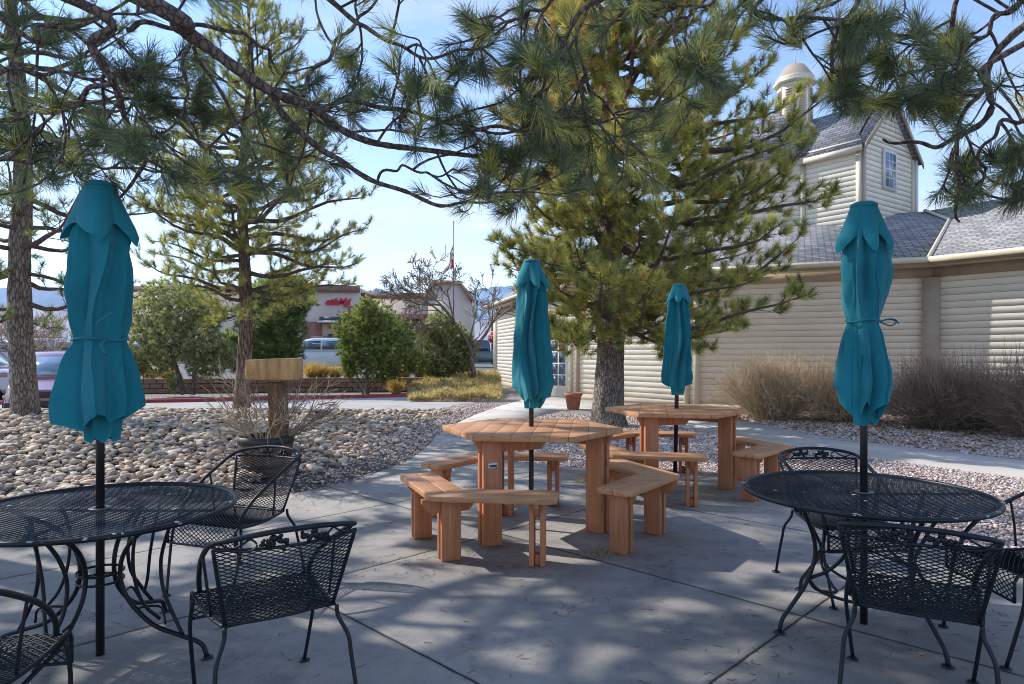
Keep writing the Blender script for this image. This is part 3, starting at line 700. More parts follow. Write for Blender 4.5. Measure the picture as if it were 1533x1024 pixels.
def post(parent,c,ang,h,w_=.135,th=.036,gap=.042,beam=None,name='leg'):
    """two boards standing apart along ang, blocked at foot and head; beam=(inner,outer) length of the chamfered bearer held in the slot"""
    ux,uy=math.cos(ang),math.sin(ang); b=MB()
    for s in (-1,1):
        o=(gap+th)/2*s; b.box((c[0]+ux*o,c[1]+uy*o,h/2),(th,w_,h),ang)
    b.box((c[0],c[1],.035),(gap-.003,w_*.55,.07),ang)
    o=b.build(name,M['wood_leg'],parent,bevel=.004)
    if beam:
        px,py=-uy,ux; b=MB(); i_,o_,hb=beam; th2=gap-.004
        P=[(-i_,0),(-i_,-.03),(-i_+.06,-hb),(o_-.06,-hb),(o_,-.03),(o_,0)]
        P3=[(c[0]+px*s-ux*th2/2,c[1]+py*s-uy*th2/2,h+z_) for s,z_ in P]
        b.ext(P3,(ux*th2,uy*th2,0)); b.build('bearer',M['wood_leg'],parent,bevel=.003)
def wood_table(c,rot,lab,label_plate):
    t=empty('hexagonal_picnic_table',(c[0],c[1],0),0,lab,'picnic table','hexagonal redwood picnic tables')
    H=.84; a0=rot; hexa=[(.745*math.cos(a0+k*PI/3),.745*math.sin(a0+k*PI/3)) for k in range(6)]
    b=MB(); boards(b,hexa,a0+R(30)+PI/3*1,.139,.0022,H-.042,H); b.build('table_top',M['wood_top'],t,bevel=.0018)
    for k in range(3):
        a=a0+k*2*PI/3
        post(t,(.54*math.cos(a),.54*math.sin(a)),a+R(60),H-.044,.15,.04,.05,beam=(.13,.48,.10))
    if label_plate:
        a=a0+2*2*PI/3; st=a+R(60); px=.54*math.cos(a)+math.cos(st)*.0665; py=.54*math.sin(a)+math.sin(st)*.0665
        b=MB(); b.box((px,py,.60),(.004,.075,.05),st); pl=b.build('label_plate',M['white'],t)
        b=MB(); b.box((px+math.cos(st)*.003,py+math.sin(st)*.003,.60),(.001,.06,.014),st)
        for q_ in range(5): b.box((px+math.cos(st)*.003-math.sin(st)*(q_-2)*.013,py+math.sin(st)*.003+math.cos(st)*(q_-2)*.013,.585),(.001,.007,.006),st)
        for s in (-1,1): b.box((px+math.cos(st)*.0025,py+math.sin(st)*.0025,.60+s*.022),(.001,.075,.003),st)
        b.build('plate_print',M['plastic'],pl)
    return t
def bench(c,a,lab):
    """V bench: corner at radius 1.24 from table centre c in direction a"""
    r=1.195; cx,cy=c[0]+r*math.cos(a),c[1]+r*math.sin(a)
    t=empty('corner_bench',(cx,cy,0),0,lab,'bench','V shaped redwood benches around the picnic tables')
    H=.475; inw=a+PI; wd=.29; Ln=.865
    b=MB()
    for s in (1,-1):
        d=inw+s*R(60); ux,uy=math.cos(d),math.sin(d); nx_,ny_=-uy*s*-1,ux*s*-1
        nx_,ny_=(uy*s,-ux*s)                   # towards the inside of the V
        if nx_*math.cos(inw)+ny_*math.sin(inw)<0: nx_,ny_=-nx_,-ny_
        tm=math.tan(R(30))                     # mitre along the bisector
        for k in range(2):
            w0=k*wd/2; w1=(k+1)*wd/2-.005
            m0=w0*tm; m1=w1*tm; g_=.0015
            ch=.035 if k==0 else 0; ch2=.035 if k==1 else 0
            pts=[(m0+g_,w0),(Ln-ch,w0),(Ln,w0+ch),(Ln,w1-ch2),(Ln-ch2,w1),(m1+g_,w1)]
            # dedupe
            q=[]
            for p_ in pts:
                if not q or abs(p_[0]-q[-1][0])+abs(p_[1]-q[-1][1])>1e-6: q.append(p_)
            P=[(ux*l+nx_*w_,uy*l+ny_*w_) for l,w_ in q]
            ar=sum(P[i][0]*P[(i+1)%len(P)][1]-P[(i+1)%len(P)][0]*P[i][1] for i in range(len(P)))
            if ar<0: P=P[::-1]
            b.prism(P,H-.042,H)
    b.build('seat',M['wood_top'],t,bevel=.006)
    for s in (1,-1):
        d=inw+s*R(60); ux,uy=math.cos(d),math.sin(d); nx_,ny_=(uy*s,-ux*s)
        if nx_*math.cos(inw)+ny_*math.sin(inw)<0: nx_,ny_=-nx_,-ny_
        for w_ in (.05,.10,.19,.24):
            b=MB(); q=(ux*(Ln-.14)+nx_*w_,uy*(Ln-.14)+ny_*w_); b.lathe([(.0045,H-.001),(.0045,H+.0012),(.0005,H+.0012)],(q[0],q[1],0),8); b.build('screw',M['rim'],t)
    d1=inw+R(60); d2=inw-R(60)
    ux,uy=math.cos(inw),math.sin(inw)
    post(t,(ux*.20,uy*.20),d1,H-.044,.14,.036,.042,beam=(.20,.20,.10))
    for s,d in ((1,d1),(-1,d2)):
        nx_,ny_=-math.sin(d),math.cos(d)
        if nx_*ux+ny_*uy<0: nx_,ny_=-nx_,-ny_
        l=Ln-.14; post(t,(math.cos(d)*l+nx_*wd/2,math.sin(d)*l+ny_*wd/2),d,H-.044,.14,.034,.040,beam=(.115,.115,.10))
    return t
W1=(.158,5.48); W2=(1.76,7.22); A1=R(-7); A2=R(-12)
wood_table(W1,A1,'nearer hexagonal redwood picnic table with a small label plate on its leg',True)
wood_table(W2,A2,'farther hexagonal redwood picnic table standing at the edge of the gravel near the pine',False)
for c,a0,labs in ((W1,A1,('V shaped redwood bench to the right of the nearer picnic table','V shaped redwood bench behind and left of the nearer picnic table','V shaped redwood bench in front of the nearer picnic table, closest to the camera')),
                  (W2,A2,('V shaped redwood bench to the right of the farther picnic table, beside the mesh chair','V shaped redwood bench behind the farther picnic table against the gravel','V shaped redwood bench in front of the farther picnic table, partly behind the nearer bench'))):
    for k in range(3): bench(c,a0+k*2*PI/3,labs[k])

# ------------------------------------------------------------------ umbrellas
def interp(zs,vs,z): return np.interp(z,zs[::-1],vs[::-1])
def umbrella(x,y,prof,flap,hem,seed,lab,ztop,tie=None,lean=(0,0),poler=.019,phase=0.0,folds=None):
    """prof: list of (z, half width, fold depth) from top down"""
    rr=np.random.default_rng(seed)
    t=empty('patio_umbrella',(x,y,0),0,lab,'umbrella','closed teal patio umbrellas')
    if lean[0]: t.rotation_euler=(0,lean[0],0)
    zs=np.array([p[0] for p in prof]); rs=np.array([p[1] for p in prof]); fd=np.minimum(np.array([p[2] for p in prof])*1.3,.58); fd[-3:]=np.maximum(fd[-3:],.5)
    nth,nz=192,70; th=np.arange(nth)*2*PI/nth; 
    ph=rr.random(8)*.5; amp=.35+.85*rr.random(8); lobe=.25+1.15*rr.random(8)
    # irregular pleats: warp the angle
    wth=th*1.0+.26*np.sin(th+ph[0]*9)+.17*np.sin(th*2+ph[1]*12)+.07*np.sin(th*3+ph[2]*12)
    nf=folds or 7
    idx=((wth*nf/(2*PI)+phase)%nf); pa=amp[np.floor(idx).astype(int)%8]
    saw=np.abs(((idx)%1)-.5)*2               # 0 at rib valley.. 1
    pleat=(saw**1.25)*pa; pl2=lobe[np.floor(idx).astype(int)%8]; l2=lobe[np.floor((wth*nf/(2*PI)+phase+.5)%nf).astype(int)%8]                       # sharp outer edge
    fine=.5+.5*np.sin(wth*19+ph[2]*20)
    hz=hem[0]-hem[1]*((1-saw)**1.1*pl2*.55+.45*(.5+.5*np.sin(th*3+seed)))-hem[2]*(.5+.5*np.cos(th-hem[3]))
    s=np.linspace(0,1,nz)**.9
    V=np.zeros((nz,nth,3))
    for i,si in enumerate(s):
        z=zs[0]+(hz-zs[0])*si
        rb=interp(zs,rs,z); f_=interp(zs,fd,z)
        tw=.22*np.sin((zs[0]-z)*4.3+seed)+.10*np.sin((zs[0]-z)*9+th*2+seed)
        below=np.clip((hem[0]-z)/(hem[1]+hem[2]+1e-6),0,1)
        r=rb*(1-f_*(1-pleat*.95)-.05*f_*fine)*(1-.10*below)
        r*=1+.07*np.sin(th*2+seed+z*4)+.022*np.sin(th*5+z*26+seed)*np.clip(f_*2,0,1)+.012*np.sin(th*11-z*40)
        V[i,:,0]=r*np.cos(th+tw); V[i,:,1]=r*np.sin(th+tw)*.92; V[i,:,2]=z
    b=MB(); i,j=np.meshgrid(np.arange(nz-1),np.arange(nth),indexing='ij'); q=np.stack([i*nth+j,i*nth+(j+1)%nth,(i+1)*nth+(j+1)%nth,(i+1)*nth+j],-1).reshape(-1,4)
    b.add(V,quads=q,col=np.repeat(((np.abs(((wth*8/(2*PI))%1)-.5)<.012)*.55+1e-6)[:,None],3,1)[None].repeat(nz,0).reshape(-1,3)); can=b.build('canopy',M['teal'],t,smooth=True)
    # inner folds gathered round the ribs, hanging a little lower
    nz3=14; V=np.zeros((nz3,nth,3)); hin=hem[0]-hem[1]-hem[2]*.6-.01-.05*np.abs(np.sin(th*2.5+seed))*rr.random()
    for i in range(nz3):
        z=hem[0]+.16+(hin-hem[0]-.16)*i/(nz3-1); r=interp(zs,rs,np.array([hem[0]]))[0]*(.56-.20*i/(nz3-1))*(1-.42*np.abs(np.sin(th*3+seed+.6*i/nz3)))
        V[i,:,0]=r*np.cos(th)+.012; V[i,:,1]=r*np.sin(th); V[i,:,2]=z
    b=MB(); i,j=np.meshgrid(np.arange(nz3-1),np.arange(nth),indexing='ij'); q=np.stack([i*nth+j,i*nth+(j+1)%nth,(i+1)*nth+(j+1)%nth,(i+1)*nth+j],-1).reshape(-1,4)
    b.add(V,quads=q); b.build('inner_folds',M['teal'],t,smooth=True)
    # vent flap over the top
    nz2=26; V=np.zeros((nz2,nth,3)); (fz,fr,fdrop)=flap
    nf2=5; w2=th+.3*np.sin(th+ph[3]*10)+.12*np.sin(th*2+ph[4]*9); lob=np.abs(((w2*nf2/(2*PI)+phase*2)%1)-.5)*2; l2=lobe[np.floor((w2*nf2/(2*PI)+phase*2)%nf2).astype(int)%8]; sawf=1-np.abs(np.sin(w2*nf2/2+phase*6.28))
    hz2=fz+.02-fdrop*.85*(.5-.5*np.cos(lob*PI))*(.35+.6*l2)
    for i in range(nz2):
        si=i/(nz2-1); z=ztop-.012+(hz2-ztop)*si
        r=.062+(fr-.062)*(np.clip((ztop-z)/(ztop-fz),0,1.25)**1.1)
        r*=1-.30*si**1.3*(1-lob)
        r=np.where(z<fz,r*(1-.9*(fz-z)),r)
        V[i,:,0]=r*np.cos(th); V[i,:,1]=r*np.sin(th)*.95; V[i,:,2]=z
    b=MB(); i,j=np.meshgrid(np.arange(nz2-1),np.arange(nth),indexing='ij'); q=np.stack([i*nth+j,i*nth+(j+1)%nth,(i+1)*nth+(j+1)%nth,(i+1)*nth+j],-1).reshape(-1,4)
    b.add(V,quads=q); b.build('vent_flap',M['teal'],t,smooth=True)
    b=MB(); b.lathe([(.001,ztop+.012),(.045,ztop+.010),(.066,ztop-.002),(.068,ztop-.02),(.060,ztop-.02)],n=32); b.build('cap',M['teal'],t,smooth=True)
    b=MB(); b.tube([(0,0,.0),(0,0,ztop-.03)],poler,16); b.build('pole',M['pole'],t,smooth=True)
    b=MB()
    for k in range(8):
        a=k*PI/4+.2; b.tube([(.035*math.cos(a),.035*math.sin(a),hem[0]+.25),(.045*math.cos(a),.045*math.sin(a),hem[0]-.06-.02*(k%2))],.006,5)
    b.build('ribs',M['pole'],t)
    b=MB(); b.lathe([(poler,hem[0]-.02),(.03,hem[0]-.02),(.03,hem[0]+.05),(poler,hem[0]+.05)],n=16); b.build('collar',M['pole'],t)
    if tie:
        tz,tr,ta=tie; b=MB(); b.tube(np.c_[tr*np.cos(th[::4]),tr*.92*np.sin(th[::4]),tz+.006*np.sin(th[::4]*3)],.006,6,closed=True)
        ex,ey=tr*math.cos(ta),tr*math.sin(ta); tx,ty=math.cos(ta),math.sin(ta)
        if lab.find('stones')>0:
            b.tube(spline([(ex,ey-.01,tz),(ex-.02,ey-.05,tz+.06),(ex+.02,ey-.05,tz+.10),(ex+.05,ey-.04,tz+.12)],10),.005,5)
            b.tube(spline([(ex,ey-.01,tz),(ex+.005,ey-.05,tz-.03),(ex+.03,ey-.05,tz-.075)],8),.007,5)
        else:
            b.tube(spline([(ex,ey,tz),(ex+.05,ey-.01,tz+.012),(ex+.085,ey-.01,tz+.0),(ex+.05,ey-.01,tz-.025),(ex,ey,tz-.004)],14),.004,5)
            b.tube(spline([(ex,ey,tz),(ex+.06,ey,tz+.01),(ex+.1,ey,tz-.012)],8),.004,5)
        b.build('tie_strap',M['teal'],t,smooth=True)
    return t
umbrella(TL[0],TL[1],[(2.24,.06,.1),(2.08,.12,.25),(1.98,.150,.30),(1.78,.168,.36),(1.62,.150,.34),(1.53,.118,.22),(1.50,.116,.2),(1.45,.145,.32),(1.34,.18,.36),(1.20,.222,.36),(1.0,.232,.36)],
   (2.045,.165,.115),(1.245,.12,.08,R(-75)),1,'closed teal umbrella cinched with a strap, standing through the table beside the river stones',2.255,tie=(1.51,.119,R(-45)),phase=.05)
umbrella(TR[0],TR[1],[(2.22,.06,.1),(2.08,.11,.25),(2.00,.125,.30),(1.90,.150,.42),(1.76,.138,.40),(1.64,.092,.22),(1.60,.085,.2),(1.55,.105,.34),(1.40,.135,.4),(1.28,.165,.42),(1.05,.168,.42)],
   (2.06,.134,.12),(1.28,.14,.08,R(-120)),4,'closed teal umbrella tied at the waist, standing through the table beside the gravel',2.24,tie=(1.615,.088,0),phase=.3)
umbrella(W1[0],W1[1],[(2.19,.05,.1),(2.06,.12,.3),(1.98,.14,.40),(1.85,.155,.42),(1.6,.165,.42),(1.35,.185,.40),(1.18,.195,.36),(1.0,.18,.36)],
   (2.02,.150,.08),(1.18,.13,.06,R(-60)),2,'closed teal umbrella hanging loose above the nearer picnic table',2.20,phase=.6,poler=.02)
umbrella(W2[0],W2[1],[(2.16,.05,.1),(2.06,.11,.3),(2.0,.115,.40),(1.93,.125,.45),(1.75,.15,.45),(1.5,.175,.42),(1.2,.195,.36),(1.06,.185,.34),(.95,.17,.3)],
   (2.02,.145,.07),(1.16,.10,.05,R(-80)),6,'closed teal umbrella, smallest and farthest, leaning above the farther picnic table',2.175,lean=(R(1.2),0),phase=.2,poler=.022)

# ------------------------------------------------------------------ trees
def ring_trunk(path,rad,rng,sides=26,lump=.09):
    b=MB(); P=np.array(path,float); k=len(P); th=np.arange(sides)*2*PI/sides; V=[]
    pz=rng.random(4)*6
    for i in range(k):
        l=1+lump*(.5*np.sin(th*5+pz[0]+P[i,2]*1.1)+.35*np.sin(th*9+pz[1]-P[i,2]*2.3)+.4*rng.normal(size=sides))
        V.append(np.c_[P[i,0]+rad[i]*l*np.cos(th),P[i,1]+rad[i]*l*np.sin(th),np.full(sides,P[i,2])])
    b.add(np.array(V),quads=[[i*sides+j,i*sides+(j+1)%sides,(i+1)*sides+(j+1)%sides,(i+1)*sides+j] for i in range(k-1) for j in range(sides)])
    return b
def unit(v): v=np.asarray(v,float); return v/(np.linalg.norm(v)+1e-9)
def pine(base,H,r0,zlo,Lf,label,seed,colf,dz=.34,nb=5,nsub=9,nlen=.12,nw=.005,nn=46,bend=(0,0),barkm='bark',flare=.35,tert=3,upt=.25,sag=.12,group=None,name='pine_tree',skip=None,backlen=.12):
    rng=np.random.default_rng(seed)
    t=empty(name,tuple(base),0,label,'pine tree',group)
    zt=np.r_[0,.06,.14,.28,.5,np.arange(.8,H,.22),H]
    def tp(z): return np.array([bend[0]*(z/H)**1.5+.04*math.sin(z*1.3+seed),bend[1]*(z/H)**1.5+.04*math.cos(z*1.1+seed),z])
    def tr(z): return r0*((1-z/H)**.8*.93+.05)*(1+flare*math.exp(-z/.22))
    ring_trunk([tp(z) for z in zt],[tr(z) for z in zt],rng).build('trunk',M[barkm],t,smooth=True)
    br=MB(); tw=[]; twr=[]; tpz=[]; tdr=[]; tl=[]
    z=zlo; az0=0
    while z<H-.15:
        nbz=max(3,int(nb*(1 if z<H*.85 else .7)))
        for k in range(nbz):
            az=az0+k*2*PI/nbz+rng.normal()*.25; Lb=Lf(z,az)*(.72+.42*rng.random())
            if Lb<.12: continue
            if skip and skip(z,az,rng): continue
            e=R(2+28*(z/H))+rng.normal()*.12; s0=tp(z)+np.array([0,0,rng.normal()*.08])
            S=np.linspace(0,1,9); hz_=Lb*S*math.cos(e)
            vz=Lb*S*math.sin(e)-sag*Lb*np.sin(S*PI*.8)+upt*Lb*S**3*.6+.03*Lb*np.sin(S*9+rng.random()*6)
            wob=.06*Lb*np.sin(S*5+rng.random()*6)*S
            P=np.stack([s0[0]+hz_*math.cos(az)-wob*math.sin(az),s0[1]+hz_*math.sin(az)+wob*math.cos(az),s0[2]+vz],-1)
            rb=min(.016+.014*Lb,tr(z)*.6); tubes(br,P[None],(rb*(1-S)**.8+.004)[None],6)
            ns=max(3,int(nsub*(.5+.5*Lb/2)*(.8+.4*rng.random())))
            for m in range(ns):
                s=.22+.78*(m+.5)/ns+rng.normal()*.02; s=min(max(s,.15),.99); f=s*8; i0=int(f); p=P[i0]+(P[min(i0+1,8)]-P[i0])*(f-i0)
                td=unit(P[min(i0+1,8)]-P[max(i0-1,0)]); sd_=1 if m%2 else -1
                a=R(35+35*rng.random())*sd_; ca,sa=math.cos(a),math.sin(a)
                d=unit([td[0]*ca-td[1]*sa,td[0]*sa+td[1]*ca,td[2]+.25*rng.normal()+.05])
                l=(.20+.42*(1-s)*Lb)*(.6+.6*rng.random()); l=min(l,1.1)
                q=[p]; dd=d.copy()
                for u_ in range(4):
                    q.append(q[-1]+dd*l/4); dd=unit(dd+np.array([0,0,.14])+rng.normal(size=3)*.12)
                q=np.array(q); tw.append(q); twr.append(np.array([.008,.007,.006,.005,.004]))
                tpz.append(q[-1]); tdr.append(dd); tl.append(1)
                nt_=max(1,int(tert*(.5+l)))
                for w_ in range(nt_):
                    u_=rng.integers(1,4); pp=q[u_]+(q[u_+1]-q[u_])*rng.random(); d3=unit(unit(q[u_+1]-q[u_])+rng.normal(size=3)*.55+np.array([0,0,.15])); l3=.08+.16*rng.random()
                    q3=np.array([pp,pp+d3*l3*.5,pp+unit(d3+np.array([0,0,.3]))*l3]); tpz.append(q3[-1]); tdr.append(unit(q3[-1]-q3[1])); tl.append(.9)
                    q5=np.array([q3[0],(q3[0]+q3[1])/2,q3[1],(q3[1]+q3[2])/2,q3[2]]); tw.append(q5); twr.append(np.full(5,.004))
            tpz.append(P[-1]); tdr.append(unit(P[-1]-P[-2])); tl.append(1)
        z+=dz*(.8+.4*rng.random()); az0+=1.3
    tubes(br,np.array(tw),np.array(twr),3); br.build('limbs',M['limb'],t)
    tpz=np.array(tpz); tdr=np.array(tdr); cr=MB()
    cols=colf(tpz,rng); needles(cr,rng,tpz,tdr,np.array(tl)*nlen,nn,nw,backlen,15,70,cols); cr.build('crown',M['needle'],t)
    print(label[:30],len(tpz)); return t
def colmix(a,b_,p): return np.array(a)*(1-p)+np.array(b_)*p
GR=np.array([.13,.17,.075]); YG=np.array([.66,.62,.22]); BL=np.array([.13,.18,.125]); GO=np.array([.66,.47,.20])
# big pine by the building
def L3(z,az):
    r=math.cos(az); 
    prof=np.interp(z,[1.8,2.4,3.2,4.2,5.2,7.0,9,10.5],[1.6,2.9,3.2,3.15,3.1,2.9,2.0,.6])
    return prof*(1+np.interp(z,[2,3,4.5,7],[.2,.32,.30,.26])*r)
def col3(p,rng):
    n=len(p); a=rng.random((n,1)); h=np.clip((p[:,2:3]-4)/4,0,1); lf=np.clip((.3-p[:,0:1])/2.2,0,1)*h
    a=a**.8; c=GR*(1-a*.92)+YG*a*.92; g=(rng.random((n,1))<.95*lf+.06)*1.0; return c*(1-g)+GO*g*(.6+.6*rng.random((n,1)))
pine((1.92,13.1,-.02),10.8,.30,1.9,L3,'large dense pine with a thick grey trunk behind the picnic tables',11,col3,dz=.365,nb=6,nsub=11,nlen=.175,nw=.0088,nn=58,tert=5,upt=.08,sag=.18)
def L2(z,az):
    return np.interp(z,[1.9,2.6,3.6,4.6,6,7.3,8.3],[1.5,1.9,2.5,2.3,1.7,1.0,.2])*(1+.08*math.cos(az))
def colL(p,rng):
    n=len(p); a=rng.random((n,1)); return GR*(1-a*.9)+YG*a*.9
def col1(p,rng):
    n=len(p); a=rng.random((n,1)); return GR*(1-a*.5)+BL*a*.5+YG*.3*rng.random((n,1))
pine((-5.42,13.45,.28),8.4,.155,2.0,L2,'slender young pine with open crown in the middle of the river stones',5,colL,dz=.36,nb=5,nsub=10,nlen=.13,nw=.0075,nn=40,tert=5,barkm='bark_red',flare=.25,upt=.02,sag=.06,bend=(.1,0))
def L1(z,az): return np.interp(z,[1.9,3,5,7,9,10.5],[1.4,1.8,2.1,2.2,1.7,.6])*(1+.1*math.cos(az))
pine((-7.7,6.1,-.02),10.2,.24,4.7,lambda z,az: np.interp(z,[2.4,4,6,8,9.6],[2.2,3.1,3.4,2.8,1.2]),'dense pine standing outside the left edge of the picture that shades the patio',9,col1,dz=.5,nb=6,nsub=6,nlen=.22,nw=.03,nn=44,tert=1)  # unseen shade tree, added to darken the foreground
pine((-7.85,10.75,.27),10.6,.19,2.0,L1,'tall pine with rough brown trunk at the left edge of the river stones',8,col1,dz=.46,nb=4,nsub=9,nlen=.13,nw=.0065,nn=40,tert=3,flare=.3,upt=.12,sag=.14,bend=(-.3,0))

# overhanging pines close to the camera
def overhang(label,trunk_base,trunk_h,tr0,paths,seed,extra_tufts=None,spawn=1.0):
    rng=np.random.default_rng(seed); t=empty('overhanging_pine',tuple(trunk_base),0,label,'pine tree')
    tb=np.array(trunk_base,float)
    zt=np.r_[0,.1,.25,.5,np.arange(.9,trunk_h,.3)]
    ring_trunk([(0,0,z) for z in zt],[tr0*(1-.55*z/trunk_h)*(1+.3*math.exp(-z/.2)) for z in zt],rng).build('trunk',M['bark'],t,smooth=True)
    br=MB(); twA=[];twR=[]; P_=[];D_=[];S_=[]
    def low(p):
        w_=p+tb; qx=766.5+1000*w_[0]/w_[1]; qy=527-1000*(w_[2]-CZ)/w_[1]
        return qy>(300 if tb[0]<0 else 325) or (1185<qx<1392 and qy>170) or (1150<qx<1240 and 70<qy<200) or (520<qx<660 and qy>255 and tb[0]<0)
    def tuft(p,d,s=1.0):
        if low(p): return
        P_.append(p); D_.append(unit(d)); S_.append(s)
    def twig(p,d,l,depth,r):
        k=9; q=[p]; dd=unit(d); cv=rng.normal(size=3)*.10; 
        for i in range(k-1):
            s=i/(k-2); g=np.array([0,0,-.10 if s<.55 else .20]); dd=unit(dd+g+cv+rng.normal(size=3)*.07); q.append(q[-1]+dd*l/(k-1))
        q=np.array(q)
        if low(q[-1]) or low(q[4]): return
        twA.append(q); twR.append(np.linspace(r,r*.45+.0012,k)); tuft(q[-1],dd,1)
        if depth>0:
            for m in range(int(2+2*l+rng.random()*1.5)):
                i=rng.integers(2,k-1); td=unit(q[i+1 if i+1<k else i]-q[i-1]); d3=unit(td+unit(np.cross(td,rng.normal(size=3)))*(.5+.5*rng.random())); twig(q[i],d3,l*(.28+.3*rng.random()),depth-1,r*.6)
    for (pts,r0_,r1_,ns,lo,hi) in paths:
        P=spline(np.array(pts)-tb,max(30,len(pts)*9)); k=len(P); S=np.linspace(0,1,k)
        P=P+np.c_[np.sin(S*23+seed),np.sin(S*19+2),np.sin(S*27+4)]*.012
        tubes(br,P[None],(r0_+(r1_-r0_)*S)[None]*(1+.07*rng.normal(size=(1,k))),9)
        if r1_<.012: tuft(P[-1],P[-1]-P[-3],1.1)
        for m in range(int(ns*spawn)):
            s=lo+(hi-lo)*(m+rng.random())/max(1,ns*spawn); i=min(int(s*(k-1)),k-2); td=unit(P[i+1]-P[i])
            pd=unit(np.cross(td,rng.normal(size=3))+np.array([0,0,-.15])); d=unit(td*(.35+.6*rng.random())+pd)
            twig(P[i],d,.28+.5*rng.random(),2 if rng.random()<.55 else 1,.0075)
    tubes(br,np.array(twA),np.array(twR),5); br.build('limbs',M['limb'],t,smooth=True)
    P_=np.array(P_);D_=np.array(D_);S_=np.array(S_); n=len(P_)
    a=rng.random((n,1)); yl=(rng.random((n,1))<.18); cols=np.array([.10,.14,.085])*(1-a)+np.array([.24,.28,.18])*a; cols=np.where(yl,cols*.3+YG*.8,cols)
    # unseen added crown; the left tree's reaches out to shade the patio
    cp=[];cd=[];ct=[];cR=[];hs=np.array([0,0,0.])
    for m in range(46):
        z=trunk_h*(.58+.42*rng.random()); az=rng.random()*2*PI+m*2.4; Lb=(3.2+(2.7*max(0,math.cos(az-R(112))) if tb[0]<0 else 0))*(1-((z/trunk_h-.58)/.5)**2*.75)*(.7+.4*rng.random())
        S=np.linspace(0,1,9); P=np.stack([Lb*S*math.cos(az),Lb*S*math.sin(az),z+.28*Lb*S+.04*np.sin(S*8)],-1)
        ct.append(P); cR.append(.035*(1-S)**.8+.005)
        uc=[.3+.7*rng.random() for _ in range(3)]
        for q_ in range(36):
            u_=min(max(uc[q_%3]+rng.normal()*.05,.15),.999); o=P[int(u_*8)]+np.array([*rng.normal(size=2)*.34,abs(rng.normal())*.25+.05]); cp.append(o); cd.append(unit(o-P[max(0,int(u_*8)-1)]))
            if q_%2==0: ct.append(P[max(0,int(u_*8)-1)]+np.outer(np.linspace(0,1,9),o-P[max(0,int(u_*8)-1)])); cR.append(np.full(9,.004))
    tubes(br2:=MB(),np.array(ct),np.array(cR),5); br2.build('limbs',M['limb'],t)
    cr=MB(); needles(cr,rng,np.array(cp),np.array(cd),.19,34,.022,.14,15,75,np.tile([.08,.13,.07],(len(cp),1)))
    needles(cr,rng,P_,D_,.12*S_,80,.0028,.11,10,62,cols,droop=.12,bent=True); cr.build('crown',M['needle'],t)
    print(label[:30],n)
    return t
def PT(Y0,*pp):
    out=[]
    n=len(pp)
    for i,(x,y,*r_) in enumerate(pp):
        out.append(at(x,y,Y0[0]+(Y0[1]-Y0[0])*i/(n-1)))
    return out
tL=np.array([-4.3,1.6,-.03])
def fromL(z): return tL+np.array([0,0,z])
pathsL=[
 ([fromL(3.6),(-3.2,2.2,3.55)]+PT((3.0,3.9),(215,0),(262,35),(330,85),(405,135),(470,165),(520,195),(590,222),(700,232),(775,222)),.042,.010,15,.45,1),
 (PT((3.35,3.8),(405,135),(440,190),(500,235),(560,270),(640,300),(690,307),(762,294)),.019,.006,11,.2,1),
 (PT((3.5,3.9),(470,165),(540,154),(620,170),(700,190),(775,196),(850,165)),.015,.005,12,.2,1),
 ([fromL(3.4),(-3.2,2.3,3.2)]+PT((2.9,3.3),(115,0),(140,70),(165,115),(185,170),(215,230),(207,265),(170,300)),.028,.006,10,.35,.95),
 (PT((3.0,3.4),(165,118),(100,160),(40,172),(-20,190)),.012,.005,7,.15,1),
 (PT((3.1,3.6),(185,40),(250,38),(340,45),(395,70),(410,108)),.013,.007,6,.2,1),
 (PT((3.2,3.7),(450,140),(500,70),(545,20),(590,-30)),.010,.007,5,.1,.9),
 (PT((3.6,3.5),(440,-40),(520,22),(580,60),(650,85),(740,62)),.016,.005,14,.2,1),
 (PT((3.1,3.5),(280,60),(278,150),(300,210),(350,250)),.008,.004,6,.3,1),
 (PT((3.2,3.7),(285,65),(330,140),(372,215),(400,300),(385,330)),.009,.004,6,.4,1),
 (PT((2.9,3.4),(-20,110),(80,108),(170,128),(225,160)),.010,.005,8,.1,1),
 (PT((3.0,3.4),(-30,250),(60,238),(150,250),(215,235)),.009,.005,7,.1,1),
 ([fromL(4.2),(-3.6,2.2,4.0)]+PT((3.0,3.4),(-10,20),(60,40),(150,30),(230,10)),.014,.006,8,.5,1),
 (PT((3.6,3.9),(560,270),(600,250),(650,262),(700,250)),.008,.005,5,.2,1),
]
overhang('overhanging pine whose dark crooked boughs cross the upper left of the picture',tL,9.6,.20,pathsL,21,spawn=.52)
tR=np.array([5.2,1.9,-.03])
def fromR(z): return tR+np.array([0,0,z])
